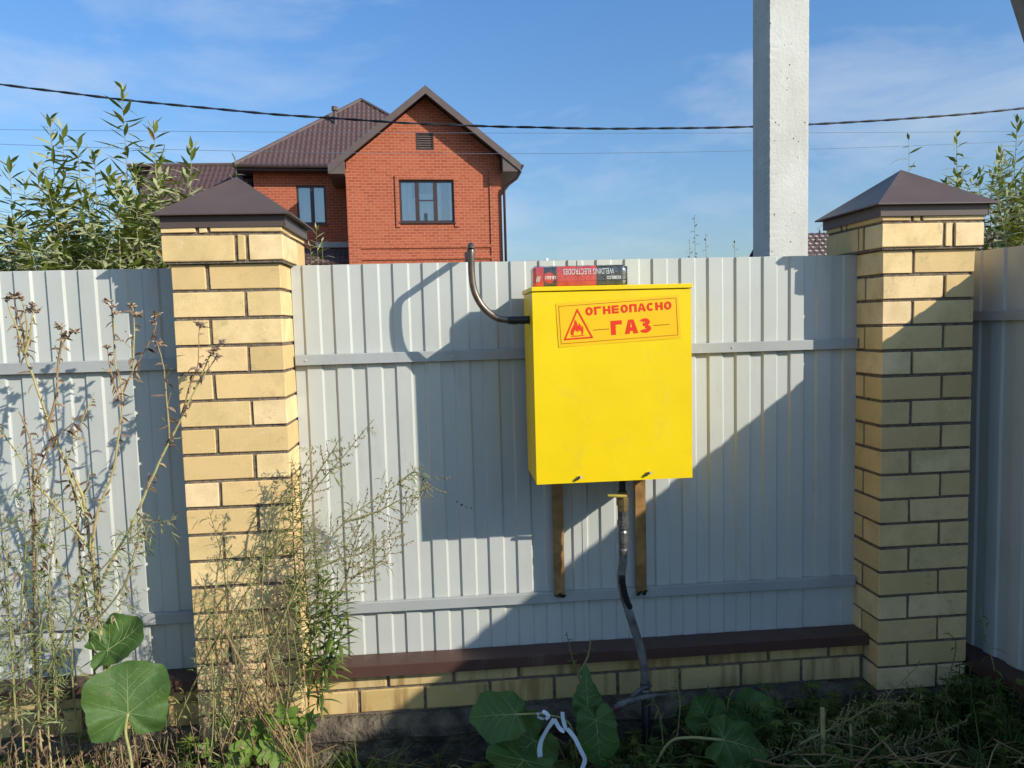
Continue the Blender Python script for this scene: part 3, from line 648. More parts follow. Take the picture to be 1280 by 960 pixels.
for i in range(41):     # crumpled clear film round the carton
    f = -0.008+1.02*i/40; cy, cz = (py0+py1)/2, (pz0+pz1)/2; pr = []
    pinch = 1.0 if 0.01 < f < 0.985 else 0.8
    for k in range(20):
        a = 2*math.pi*k/20; y = math.cos(a); z = math.sin(a); s_ = 1/max(abs(y), abs(z)); nz = noise.noise(Vector((f*14, y*3, z*3)))
        pr.append(m.vert((px_(f), cy+y*s_*((py1-py0)/2*pinch+.0022+.0014*nz), max(1.8612, cz+z*s_*((pz1-pz0)/2*pinch+.0026+.002*nz)))))
    rows.append(pr)
for a, b in zip(rows, rows[1:]):
    for k in range(20): m.face([a[k], a[(k+1) % 20], b[(k+1) % 20], b[k]])
m.build('plastic_wrap', M['wrap'], pk, smooth=True)
PY = py0-.0012
lettering('WELDING ELECTRODES', pk, M['white_print'], (px_(.855), PY, 1.9285), (-1, 0, 0), (0, 0, -1), px_(.855)-px_(.315), .021)
lettering('KOBELCO', pk, M['white_print'], (px_(.925), PY, 1.900), (-1, 0, 0), (0, 0, -1), px_(.925)-px_(.775), .012, bold=.03)
m = MB()
m.face([m.vert((px_(.165)+math.cos(-a)*.021, PY-.0002, 1.896+math.sin(-a)*.021)) for a in [2*math.pi*k/20 for k in range(20)]]); m.build('round_mark', M['pack_red'], pk)
lettering('LB-52U', pk, M['white_print'], (px_(.235), PY-.0006, 1.9035), (-1, 0, 0), (0, 0, -1), px_(.235)-px_(.125), .012, bold=.02)
m = MB()
for k in range(2):
    o_ = k*.009; x = px_(.028)+o_*0.8
    for (a, b) in (((0, 0), (.005, .018)), ((.005, .018), (.009, .018)), ((.009, .018), (.004, 0)), ((.004, 0), (0, 0))):
        p = Vector((x+a[0], PY-.0003, 1.884+a[1])); q = Vector((x+b[0], PY-.0003, 1.884+b[1])); d = (q-p).normalized(); n = Vector((d.z, 0, -d.x))*.0009
        m.quad(p+n, q+n, q-n, p-n)
m.build('logo', M['white_print'], pk)

# upper gas pipe: out of the cabinet's left side, up and over the fence
gp = empty('gas_pipe', (1.29, -0.05, 1.748), 'brown steel gas pipe curving up from the cabinet side and over the fence', 'pipe')
def arc(pts, n=8):   # Catmull-Rom
    P = [Vector(p) for p in pts]; P = [P[0]*2-P[1]]+P+[P[-1]*2-P[-2]]; out = []
    for i in range(1, len(P)-2):
        for k in range(n):
            t_ = k/n; out.append(0.5*((2*P[i])+(P[i+1]-P[i-1])*t_+(2*P[i-1]-5*P[i]+4*P[i+1]-P[i+2])*t_*t_+(3*P[i]-P[i-1]-3*P[i+1]+P[i+2])*t_**3))
    out.append(P[-2]); return out
PYY = -0.05; rp_ = 0.0128
pts = [(1.30, PYY, 1.7445), (1.20, PYY, 1.7475), (1.155, PYY, 1.763), (1.115, PYY, 1.80), (1.088, PYY, 1.855), (1.080, PYY, 1.92), (1.081, PYY, 1.985), (1.081, PYY+.002, 2.005)]
c = arc(pts, 8); m = MB(); m.tube(c, rp_, 16, caps=False)
c2 = arc([(1.081, PYY+.002, 2.005), (1.081, PYY+.012, 2.018), (1.0812, PYY+.03, 2.0215), (1.083, 0.1, 2.022), (1.088, 0.40, 2.022), (1.09, 0.62, 2.018), (1.09, 0.66, 1.99), (1.09, 0.665, 1.90), (1.09, 0.665, 0.0)], 6)
m.tube(c2, rp_, 16, caps=False); m.build('steel_tube', M['steel_pipe'], gp, smooth=True)
m = MB(); m.tube([(x, PYY, 1.7445+(0.0005 if i % 2 else 0)+max(0, (1.215-x))*0.06) for i, x in enumerate([1.289, 1.28, 1.265, 1.25, 1.235, 1.22, 1.207])], [.0165, .0150, .0158, .0148, .0160, .0150, .0140], 14); m.build('tape_wrap', M['black_tape'], gp, smooth=True)

# riser under the cabinet
rs = empty('gas_riser', (1.72, 0.0, 0.0), 'grey sleeved gas riser with brass valve coming from the ground to the cabinet', 'pipe')
LY = -0.045
def lathe(mb, x, y, prof, n=14, hexa=False):
    rings = [[mb.vert((x+r*math.cos(2*math.pi*k/n), y+r*math.sin(2*math.pi*k/n), z)) for k in range(n)] for z, r in prof]
    for a, b in zip(rings, rings[1:]):
        for k in range(n): mb.face([b[k], b[(k+1) % n], a[(k+1) % n], a[k]])
vx = 1.631
m = MB(); lathe(m, vx, LY, [(1.16, .013), (1.085, .013)]); m.build('nipple', M['black'], rs, smooth=True)
m = MB(); lathe(m, vx, LY, [(1.082, .012), (1.081, .021), (1.058, .021), (1.057, .024), (1.028, .024), (1.027, .020), (1.006, .020), (1.005, .012)], 8); valve = m.build('valve', M['brass'], rs)
m = MB(); m.tube([(vx, LY-.018, 1.068), (vx, LY-.033, 1.069)], .006, 8); m.tube([(vx+.008, LY-.034, 1.0695), (vx-.035, LY-.036, 1.073), (vx-.066, LY-.037, 1.076)], [.006, .0065, .0055], 8); m.build('valve_handle', M['handle'], valve)
m = MB(); lathe(m, vx, LY, [(1.005, .012), (1.004, .0195), (.968, .0195), (.967, .0225), (.950, .0225), (.949, .012)], 10); m.build('coupling', M['fitting'], rs)
m = MB(); lathe(m, vx, LY, [(.949, .011), (.948, .019), (.938, .019), (.930, .0155), (.922, .019), (.880, .019), (.878, .0175), (.862, .0165), (.855, .0125)], 12); m.build('coupling', M['fitting'], rs)
c = arc([(1.631, LY, .860), (1.628, LY, .80), (1.622, LY, .745), (1.627, LY, .69), (1.648, LY, .61), (1.672, LY, .53), (1.697, LY, .44), (1.708, LY, .36), (1.709, LY, .305)], 6)
m = MB(); m.tube(c, [0.0165+.0006*math.sin(i*1.3) for i in range(len(c))], 14); m.build('grey_sleeve', M['grey_plastic'], rs, smooth=True)
c = arc([(1.6215, LY-.006, .765), (1.6235, LY-.007, .72), (1.6365, LY-.007, .66), (1.655, LY-.004, .615)], 5)
m = MB(); m.tube(c, [.004]+[.0135]*(len(c)-2)+[.004], 12); m.build('split_lining', M['black'], rs, smooth=True)
m = MB(); lathe(m, 1.711, LY, [(.318, .012), (.316, .0205), (.300, .0215), (.292, .017), (.284, .0215), (.270, .021), (.266, .012)], 12); m.build('clamp', M['fitting'], rs)
m = MB(); m.tube([(1.711, LY, .27), (1.713, LY, .12), (1.712, LY, -.05)], .0175, 12); m.build('black_pipe', M['black'], rs, smooth=True)
# torn old hose lying beside the riser
th = empty('torn_hose', (1.66, -0.10, 0.2), 'torn grey hose end with a red rim, lying across the foot of the gas riser', 'hose')
m = MB(); c = arc([at(768, 884, -.12), at(785, 877, -.11), at(806, 871, -.09), at(834, 868, -.075)], 5); m.tube(c, [.009, .011, .0135, .0125, .014, .013, .014, .0125, .013, .012, .012, .011, .009, .007, .005, .003][:len(c)], 12, caps=False)
m.tube(arc([at(788, 872, -.10), at(800, 862, -.09), at(815, 857, -.08)], 5), [.006, .008, .009, .008, .010, .008, .009, .008, .006, .005, .003], 8); m.build('hose', M['hose'], th, smooth=True)
m = MB(); a = at(768, 886, -.12); b = at(772, 884, -.1195); m.tube([a-Vector((.002, 0, 0)), b], [.0100, .0108], 12, caps=False); m.build('rim', simple('red_rubber', (0.22, 0.02, 0.03), None, 0.5, 20, 0), th)

# ------------------------------------------------------------------ concrete pole with strut
cp = empty('concrete_pole', (2.79, 1.1, 0), 'tall square concrete utility pole standing behind the fence, with a raking strut', 'utility pole')
def concrete_bar(mb, a, b, wx, wy, nseg, seed):
    a, b = Vector(a), Vector(b); d = (b-a).normalized(); sx = Vector((1, 0, 0)); sx = (sx-d*sx.dot(d)).normalized(); sy = d.cross(sx); sy = sy if sy.y > 0 else -sy
    base = [(-1, -1), (-.97, -1.0), (-.4, -1), (.3, -1), (.97, -1), (1, -1), (1, 1), (-1, 1), (-1, .2), (-1, -.965)]; rings = []
    for i in range(nseg+1):
        c_ = a.lerp(b, i/nseg); z = i*(b-a).length/nseg; r_ = []
        for k, (p, q) in enumerate(base):
            ch = 0
            if k in (0, 1, 9): ch = 0.0022*noise.noise(Vector((z*28, seed, k*.1)))+0.0025*noise.noise(Vector((z*70, seed, k)))+(0.006 if noise.noise(Vector((z*6, seed, 0))) > .45 else 0)
            elif k in (5, 7): ch = 0.0012*noise.noise(Vector((z*25, seed, k)))
            r_.append(mb.vert(c_+sx*(p*wx/2+(ch if p < 0 else -ch))+sy*(q*wy/2+(abs(ch)*.7 if q < 0 else 0))))
        rings.append(r_)
    n = len(base)
    for A_, B_ in zip(rings, rings[1:]):
        for k in range(n): mb.face([A_[k], A_[(k+1) % n], B_[(k+1) % n], B_[k]])
    mb.face(rings[0][::-1]); mb.face(rings[-1])
m = MB(); concrete_bar(m, (2.791, 1.107, -.3), (2.793, 1.107, 9.2), .208, .213, 900, 3); m.build('post', M['concrete'], cp)
m = MB(); concrete_bar(m, (5.74, 1.22, -.1), (3.08, 1.18, 6.7), .17, .22, 120, 8); m.build('strut', M['old_concrete'], cp)

# ------------------------------------------------------------------ cables
def wire(name, y, x0, x1, f, r, label, twist=False, group='overhead lines'):
    t = empty(name, (x0, y, f(x0)), label, 'cable', group); n = 420 if twist else 60
    for s in ((0, 1) if twist else (0,)):
        m = MB(); P = []
        for i in range(n+1):
            x = x0+(x1-x0)*i/n; a = x*17+s*math.pi; o_ = .0050 if twist else 0
            P.append((x, y+o_*math.sin(a), f(x)+o_*math.cos(a)+(0.004*noise.noise(Vector((x*2, 0, 0))) if twist else 0)))
        m.tube(P, r, 5); m.build('strand', M['cable'] if twist else M['wire'], t, smooth=True)
wire('power_cable', 3.0, -13, 18, lambda x: 3.223+.0148*(x-2.55)**2, .0056, 'thick black twisted overhead cable sagging across the sky in front of the house', True)
wire('thin_wire', 12.0, -40, 50, lambda x: 5.45+.00049*(x-8.5)**2, .0040, 'upper of the two thin wires below the thick black cable')
wire('thin_wire', 12.0, -40, 50, lambda x: 5.07+.0021*(x-3.5)**2, .0040, 'lower of the two thin wires below the thick black cable')
# ------------------------------------------------------------------ houses
def HB(m, name, mats, parent, piv, **k):
    m.v = [(x-piv[0], y-piv[1], z-piv[2]) for x, y, z in m.v]
    return m.build(name, mats, parent, (0, 0, 0), **k)
def wall_holes(m, x0, x1, z0, top, y, holes, cuts=()):
    xs = sorted({x0, x1, *[h for q in holes for h in q[:2]], *cuts})
    for a, b in zip(xs, xs[1:]):
        c = (a+b)/2; hs = sorted([(h[2], h[3]) for h in holes if h[0] < c < h[1]]); z = z0
        for h0, h1 in hs:
            m.quad((a, y, z), (b, y, z), (b, y, h0), (a, y, h0)); z = h1
        m.quad((a, y, z), (b, y, z), (b, y, top(b)), (a, y, top(a)))
    for (a, b, c, d) in holes:
        e = y+.14
        m.quad((a, y, c), (a, y, d), (a, e, d), (a, e, c)); m.quad((b, y, d), (b, y, c), (b, e, c), (b, e, d))
        m.quad((a, y, d), (b, y, d), (b, e, d), (a, e, d)); m.quad((b, y, c), (a, y, c), (a, e, c), (b, e, c))
def wave_roof(parent, piv, name, EL, ER, TL, TR, pitch=0.185, step=0.36, label=None):
    EL, ER, TL, TR = map(Vector, (EL, ER, TL, TR)); ux = (ER-EL).normalized(); up_ = (TL-EL); nrm = ux.cross((TL+TR)/2-(EL+ER)/2).normalized()
    H = ((TL+TR)/2-(EL+ER)/2).length; rows = max(2, round(H/step)); L = (ER-EL).length; nx = int(L/pitch*5); m = MB(); prev = None
    def row(v, lift):
        l, r = EL.lerp(TL, v), ER.lerp(TR, v); ul, ur = (l-EL).dot(ux), (r-EL).dot(ux); base = l-ux*ul
        return [m.vert(base+ux*u+nrm*(lift+.014*(1+math.sin(u/pitch*2*math.pi)))) for u in [min(max(L*i/nx, ul), ur) for i in range(nx+1)]]
    for j in range(rows):
        a = row(j/rows, .028); b = row((j+.5)/rows, .012); c = row((j+1)/rows, .0)
        for p, q in (([prev, a] if prev else [None, None]), (a, b), (b, c)):
            if p:
                for i in range(nx): m.face([p[i], p[i+1], q[i+1], q[i]])
        prev = c
    return HB(m, name, M['roof'], parent, piv, smooth=True, kind='stuff', label=label)
def window(parent, piv, x0, x1, z0, z1, y, cuts, curt, bars=()):
    yy = y+.07; m = MB(); w_ = .075
    xs = [x0]+list(cuts)+[x1]
    m.box(x0, x1, yy, yy+.06, z0, z0+w_); m.box(x0, x1, yy, yy+.06, z1-w_, z1)
    m.box(x0, x0+w_, yy, yy+.06, z0+w_, z1-w_); m.box(x1-w_, x1, yy, yy+.06, z0+w_, z1-w_)
    for c in cuts: m.box(c-.07, c+.07, yy-.002, yy+.058, z0+w_, z1-w_)
    for (a, b, z) in bars: m.box(a, b, yy+.012, yy+.05, z-.02, z+.02)
    win = HB(m, 'window', M['frame'], parent, piv)
    for a, b in zip(xs, xs[1:]):
        m = MB(); p0 = a+(w_ if a == x0 else .07); p1 = b-(w_ if b == x1 else .07); yg = yy+.03
        m.box(p0, p1, yg, yg+.012, z0+w_, z1-w_); HB(m, 'pane', M['glass'], win, piv)
    m = MB(); m.box(x0-.04, x1+.04, y-.06, yy, z0-.045, z0-.003); HB(m, 'sill', M['frame'], win, piv)
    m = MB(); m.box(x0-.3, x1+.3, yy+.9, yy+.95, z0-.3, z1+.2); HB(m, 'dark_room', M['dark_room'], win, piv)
    for a, b, zt in curt:
        m = MB(); n = int((b-a)*40); P = []
        for i in range(n+1):
            x = a+(b-a)*i/n; yc = yy+.12+.03*math.sin(x*40+math.sin(x*9)*2); P.append((m.vert((x, yc, z0+.02)), m.vert((x, yc*.5+(yy+.12)*.5, zt))))
        for p, q in zip(P, P[1:]): m.face([p[0], q[0], q[1], p[1]])
        HB(m, 'curtain', M['curtain'], win, piv, smooth=True)
    return win
piv = (0.5, 24.0, 0.0)
hs = empty('brick_house', piv, 'two-storey red brick house with brown tiled roof and a gable facing the fence', 'house', rz=math.radians(3.5))
AX, AZ, SL = 0.55, 9.78, 0.80     # gable axis, wall apex height, slope
topf = lambda x: AZ-.05-SL*abs(x-AX)
m = MB(); wall_holes(m, -2.25, 3.13, 0, topf, 24.0, [(-.46, 1.46, 5.42, 6.90), (.18, .80, 7.93, 8.53)], (AX,))
m.quad((3.13, 24, 0), (3.13, 33, 0), (3.13, 33, topf(3.13)), (3.13, 24, topf(3.13))); m.quad((-2.25, 33, 0), (-2.25, 24, 0), (-2.25, 24, topf(-2.25)), (-2.25, 33, topf(-2.25)))
m.face([m.vert(p) for p in ((3.13, 33, 0), (-2.25, 33, 0), (-2.25, 33, topf(-2.25)), (AX, 33, topf(AX)), (3.13, 33, topf(3.13)))])
gable = HB(m, 'gable_wall', M['hbrick'], hs, piv)
m = MB()   # proud brickwork: corner pilasters, string courses, window surround
m.box(-2.28, -1.86, 23.955, 23.998, 0, 7.25); m.box(2.74, 3.16, 23.955, 23.998, 0, 7.25)
for z in (4.52, 4.12): m.box(-1.855, 2.735, 23.955, 23.998, z, z+.10)
m.box(-.60, -.463, 23.955, 23.998, 5.25, 6.903); m.box(1.463, 1.60, 23.955, 23.998, 5.25, 6.903); m.box(-.60, 1.60, 23.955, 23.998, 6.905, 7.05)
HB(m, 'brick_moulding', M['hbrick'], gable, piv)
window(hs, piv, -.46, 1.46, 5.42, 6.90, 24.0, (.16, .80), [(-.40, .0, 6.85), (.0, .12, 6.3), (.22, .74, 6.45), (.86, 1.02, 6.8), (1.3, 1.42, 6.8)], [(.22, .74, 6.2)])
v_ = empty('louvre_vent', (0, 0, 0), None, None); v_.parent = hs; v_.name = 'louvre_vent'
m = MB(); m.box(.18, .80, 24.03, 24.09, 7.93, 7.99); m.box(.18, .80, 24.03, 24.09, 8.47, 8.53); m.box(.18, .24, 24.03, 24.09, 7.99, 8.47); m.box(.74, .80, 24.03, 24.09, 7.99, 8.47); m.box(.24, .74, 24.085, 24.09, 7.99, 8.47)
HB(m, 'vent_frame', M['frame'], v_, piv)
for k in range(6):
    m = MB(); z = 8.0+k*.079; m.quad((.24, 24.035, z), (.74, 24.035, z), (.74, 24.075, z+.06), (.24, 24.075, z+.06)); m.quad((.24, 24.04, z-.004), (.74, 24.04, z-.004), (.74, 24.08, z+.056), (.24, 24.08, z+.056)); HB(m, 'slat', M['roof_trim'], v_, piv)
# gable roof: two slabs with verge boards, boxed eaves, soffits
for s in (-1, 1):
    hw = 3.37 if s < 0 else 3.24; ex = AX+s*hw; ez = AZ+.14-SL*hw; m = MB()
    a, b = (AX, AZ+.14), (ex, ez); th = .13
    for y0, y1 in ((23.37, 33.5),):
        m.quad((a[0], y0, a[1]), (a[0], y1, a[1]), (b[0], y1, b[1]), (b[0], y0, b[1]))
        m.quad((a[0], y0, a[1]-th), (b[0], y0, b[1]-th), (b[0], y1, b[1]-th), (a[0], y1, a[1]-th))
        m.quad((b[0], y0, b[1]), (b[0], y1, b[1]), (b[0], y1, b[1]-th), (b[0], y0, b[1]-th))
    HB(m, 'roof_slab', M['roof_trim'], hs, piv)
    m = MB(); y0, y1 = 23.37, 23.415; up2 = .035; dn = .235
    P = [(AX, AZ+.14+up2), (ex, ez+up2), (ex, ez-dn), (AX, AZ+.14-dn)]
    i0 = [m.vert((p[0], y0, p[1])) for p in P]; i1 = [m.vert((p[0], y1, p[1])) for p in P]; m.face(i0); m.face(i1[::-1])
    for k in range(4): m.face([i0[k], i1[k], i1[(k+1) % 4], i0[(k+1) % 4]])
    HB(m, 'verge_board', M['roof_trim'], hs, piv)
    wx = 3.162 if s > 0 else -2.282; m = MB(); zb = ez-.24; P = [(wx, zb), (ex-s*.002, zb), (ex-s*.002, ez-.10), (wx, ez-.14+SL*abs(ex-wx))]
    i0 = [m.vert((p[0], 23.418, p[1])) for p in P]; i1 = [m.vert((p[0], 33.4, p[1])) for p in P]; m.face(i0); m.face(i1[::-1])
    for k in range(4): m.face([i0[k], i1[k], i1[(k+1) % 4], i0[(k+1) % 4]])
    HB(m, 'boxed_eave', M['roof_trim'], hs, piv)
    if s > 0:
        m = MB(); m.tube([(ex+.05, 23.38, ez-.06), (ex+.05, 33.4, ez-.02)], .065, 8); HB(m, 'gutter', M['frame'], hs, piv)
        m = MB(); m.tube([(ex+.03, 23.62, ez-.10), (ex+.02, 23.64, ez-.22), (ex-.10, 23.72, ez-.42), (3.27, 23.80, ez-.72), (3.24, 23.83, ez-.88), (3.24, 23.83, 0)], .05, 8); HB(m, 'downpipe', M['frame'], hs, piv, smooth=True)
m = MB(); m.tube([(AX, 23.44, AZ+.15), (AX, 33.5, AZ+.15)], .045, 6); HB(m, 'ridge_cap', M['roof_trim'], hs, piv)
# main block with its hipped roof
m = MB(); wall_holes(m, -5.72, -2.252, 0, lambda x: 7.72, 26.0, [(-4.22, -3.16, 5.66, 7.08)])
m.quad((-5.72, 33.6, 0), (-5.72, 26, 0), (-5.72, 26, 7.72), (-5.72, 33.6, 7.72)); m.quad((2.0, 33.6, 0), (-5.72, 33.6, 0), (-5.72, 33.6, 7.72), (2.0, 33.6, 7.72))
HB(m, 'main_wall', M['hbrick'], hs, piv)
window(hs, piv, -4.22, -3.16, 5.66, 7.08, 26.0, (-3.66,), [(-4.2, -3.18, 7.05)])
EZ = 7.66; e0, e1, f0, f1 = -6.26, 2.56, 25.38, 34.2; pk_ = (-1.85, 29.8, 11.28)
wave_roof(hs, piv, 'roof_tiles', (e0, f0, EZ), (e1, f0, EZ), pk_, pk_)
m = MB(); 
for a, b in (((e0, f1, EZ), (e0, f0, EZ)), ((e1, f0, EZ), (e1, f1, EZ)), ((e1, f1, EZ), (e0, f1, EZ))): m.face([m.vert(a), m.vert(b), m.vert(pk_)])
HB(m, 'roof_back', M['roof'], hs, piv)
m = MB(); m.box(e0+.02, e1-.02, f0+.02, f1-.02, EZ-.16, EZ-.02); HB(m, 'eave', M['frame'], hs, piv)
m = MB()
for q in ((e0, f0, EZ+.03), (e1, f0, EZ+.03)): m.tube([q, (pk_[0], pk_[1], pk_[2]+.05)], .075, 6)
HB(m, 'hip_cap', M['roof_trim'], hs, piv)
m = MB(); m.tube([(e0-.02, f0-.06, EZ-.03), (-2.3, f0-.06, EZ-.05)], .06, 8); HB(m, 'gutter', M['frame'], hs, piv)
m = MB(); m.tube([(-2.83, 28.05, 9.6), (-2.83, 28.05, 10.5)], .075, 10); m.tube([(-2.83, 28.05, 10.36), (-2.83, 28.05, 10.52)], .13, 10); HB(m, 'vent_pipe', M['roof_trim'], hs, piv)
# porch roof below the side window
wave_roof(hs, piv, 'porch_tiles', (-5.9, 24.3, 4.0), (-2.3, 24.3, 4.0), (-5.9, 25.98, 4.75), (-2.3, 25.98, 4.75))
m = MB(); m.box(-3.6, -2.3, 25.9, 25.985, 4.78, 4.98); HB(m, 'flashing', M['rail'], hs, piv)
m = MB(); m.box(-5.7, -5.5, 24.6, 24.8, 0, 4.0); m.box(-2.6, -2.4, 24.6, 24.8, 0, 4.0); HB(m, 'porch_post', M['hbrick'], hs, piv)
# garage roof to the left
gpv = (-8.5, 25.0, 0); gg = empty('garage', gpv, 'lower garage with long brown tiled roof behind the willow, left of the brick house', 'garage')
wave_roof(gg, gpv, 'roof_tiles', (-9.9, 22.6, 4.0), (-6.0, 22.6, 4.0), (-10.75, 27.0, 8.08), (-6.0, 27.0, 8.08))
m = MB(); m.quad((-10.75, 27, 8.05), (-6.0, 27, 8.05), (-6, 31, 4), (-10.75, 31, 4)); HB(m, 'roof_back', M['roof'], gg, gpv)
m = MB(); m.box(-9.7, -6.1, 23.2, 30.5, 0, 4.2); m.face([m.vert(p) for p in ((-9.7, 23.2, 4.2), (-9.7, 30.5, 4.2), (-9.7, 27, 7.7))]); m.face([m.vert(p) for p in ((-6.1, 23.2, 4.2), (-6.1, 30.5, 4.2), (-6.1, 27, 7.7))]); HB(m, 'wall', M['hbrick'], gg, gpv)
m = MB(); m.tube([(-10.77, 27, 8.12), (-5.98, 27, 8.12)], .07, 6); HB(m, 'ridge_cap', M['roof_trim'], gg, gpv)
# low brown-roofed house on the right
rpv = (22.0, 32.0, 0); rr_ = empty('low_house', rpv, 'low brown-roofed house glimpsed between the concrete pole and the right pillar', 'house')
wave_roof(rr_, rpv, 'roof_tiles', (15.8, 27.5, 3.3), (32, 27.5, 3.3), (15.8, 31, 5.62), (32, 31, 5.62), pitch=.3)
m = MB(); m.quad((15.8, 31, 5.6), (32, 31, 5.6), (32, 34.5, 3.3), (15.8, 34.5, 3.3)); HB(m, 'roof_back', M['roof'], rr_, rpv)
m = MB(); wall_holes(m, 16.2, 31.6, 0, lambda x: 3.35, 28.0, [(19, 20.4, 1.1, 2.5), (24, 25.4, 1.1, 2.5)]); m.quad((16.2, 34, 0), (16.2, 28, 0), (16.2, 28, 3.3), (16.2, 34, 3.3)); m.face([m.vert(p) for p in ((16.2, 34, 3.3), (16.2, 28, 3.3), (16.2, 31, 5.4))]); HB(m, 'wall', M['hbrick'], rr_, rpv)
for a in (19, 24): window(rr_, rpv, a, a+1.4, 1.1, 2.5, 28.0, (a+.7,), [])
# tiny far roof beyond the fence
fpv = (9.3, 63, 0); fr_ = empty('far_house', fpv, 'far-off pale roof ridge with a small white chimney just above the fence top', 'house')
m = MB(); m.quad((6.6, 60, 6.3), (12.4, 60, 6.3), (11.4, 63, 7.35), (7.8, 63, 7.35)); m.face([m.vert(p) for p in ((12.4, 60, 6.3), (12.4, 66, 6.3), (11.4, 63, 7.35))]); m.face([m.vert(p) for p in ((6.6, 66, 6.3), (6.6, 60, 6.3), (7.8, 63, 7.35))]); m.quad((12.4, 66, 6.3), (6.6, 66, 6.3), (7.8, 63, 7.35), (11.4, 63, 7.35)); HB(m, 'roof', M['rail'], fr_, fpv)
m = MB(); m.box(7, 12, 60.4, 65.6, 0, 6.3); HB(m, 'wall', M['curtain'], fr_, fpv)
m = MB(); m.box(10.1, 10.3, 62.8, 63.0, 6.9, 7.5); HB(m, 'chimney', M['curtain'], fr_, fpv)
# ------------------------------------------------------------------ plants
def rv(s=1.0): return Vector((R.uniform(-1, 1), R.uniform(-1, 1), R.uniform(-1, 1)))*s
def bez(a, b, bow, n=10):
    a, b = Vector(a), Vector(b); c = (a+b)/2+Vector(bow); return [a*(1-t)**2+c*2*t*(1-t)+b*t*t for t in [i/n for i in range(n+1)]]
def path_len(P): return sum((q-p).length for p, q in zip(P, P[1:]))
def along(P, gap, start=0.0):
    """points and directions every gap metres"""
    d = start; acc = 0
    for p, q in zip(P, P[1:]):
        L = (q-p).length
        while d <= acc+L and L > 0: yield p.lerp(q, (d-acc)/L), (q-p).normalized(), d; d += gap*R.uniform(.7, 1.3)
        acc += L
def shoot(st, lf, base, tip, LL, LW, gap, cover, bow=None, r0=.006):
    P = bez(base, tip, bow if bow is not None else rv(.08), 14); tot = path_len(P)
    st.tint = R.uniform(.3, .9); st.tube(P, [r0*(1-i/14*.8) for i in range(15)], 5)
    ang = R.uniform(0, 6.3)
    for p, d, s in along(P, gap, max(0, tot-cover)):
        f = (tot-s)/max(cover, .01); ang += 2.4; u = d.orthogonal().normalized(); v = d.cross(u); o = u*math.cos(ang)+v*math.sin(ang)
        size = LL*(.45+.55*min(1, f*4))*R.uniform(.7, 1.15); el = R.uniform(.45, 1.0) if f > .08 else 1.9
        dd = (o+d*el+Vector((0, 0, R.uniform(-.5, .1)))).normalized(); lf.tint = min(1, max(0, R.gauss(.48, .2))) if R.random() > .03 else 1.0
        lf.blade(p, dd, d.cross(o)+rv(.5), size, LW*R.uniform(.75, 1.15), 4, droop=R.uniform(.0, 1.1), fold=R.uniform(.1, .5), curl=R.uniform(-.4, .4))
def willow(label, tips, fill, centre, group='willows behind the fence', LL=.14, LW=.025, gap=.0125):
    t = empty('willow_bush', (centre[0], centre[1], 0), label, 'bush', group); st, lf = MB(), MB()
    for tip in tips:
        b = Vector((tip.x*.75+centre[0]*.25+R.uniform(-.08, .08), tip.y+R.uniform(-.1, .1), 0.02)); shoot(st, lf, b, tip, LL, LW, gap, min(1.1, tip.z-.9), bow=(R.uniform(-.06, .06), R.uniform(-.05, .05), 0))
        for k in range(3):   # side twigs
            q = b.lerp(tip, R.uniform(.45, .78)); e = q+Vector((R.uniform(-.28, .28), R.uniform(-.2, .2), R.uniform(.18, .38))); shoot(st, lf, q, e, LL*.85, LW*.9, gap*1.1, .45, bow=(0, 0, -.04), r0=.003)
    for (x0, x1, y0, y1, z0, z1, n) in fill:
        for _ in range(n):
            e = Vector((R.uniform(x0, x1), R.uniform(y0, y1), R.uniform(z0, z1))); b = e+Vector((R.uniform(-.2, .2), R.uniform(-.12, .12), -R.uniform(.4, .7)))
            shoot(st, lf, b, e, LL*.85, LW, gap*1.05, .6, bow=rv(.05), r0=.0035)
            st.tube([b, Vector((e.x*.6+centre[0]*.4, centre[1]+R.uniform(-.2, .2), 0.0))], .004, 4)
    st.build('stem', M['stemg'], t); lf.build('foliage', M['willow'], t, kind='stuff')
T = at
willow('big leafy willow bush with pale-backed leaves, left of the left pillar behind the fence',
    [T(152, 108, 1.0), T(62, 150, .95), T(78, 160, 1.1), T(12, 205, .9), T(-20, 190, 1.1), T(192, 155, 1.05), T(240, 182, 1.1), T(235, 212, .9), T(118, 190, 1.2), T(96, 172, .85), T(170, 205, .8), T(30, 225, 1.2), T(200, 195, 1.3), T(45, 205, .7), T(135, 215, .7)],
    [(-1.4, -.25, .55, 1.5, 1.95, 2.48, 85), (-1.4, -.15, .5, 1.2, 1.75, 2.25, 70), (-.5, -.08, .8, 1.5, 2.0, 2.5, 22), (-2.4, -1.2, .7, 1.6, 1.8, 2.5, 14)], (-.8, 1.0))
willow('willow bush behind the right pillar at the right edge of the picture',
    [T(1196, 168, 1.2), T(1272, 146, 1.1), T(1250, 200, .9), T(1226, 214, 1.3), T(1290, 190, 1.2), T(1212, 250, .8), T(1300, 160, 1.4), T(1262, 232, .8), T(1178, 235, 1.3)],
    [(3.56, 4.6, .5, 1.3, 1.9, 2.5, 70), (3.72, 4.5, .6, 1.3, 2.25, 2.6, 34), (3.45, 4.4, .5, 1.1, 1.75, 2.2, 36)], (4.0, 1.0), LL=.115, LW=.022)
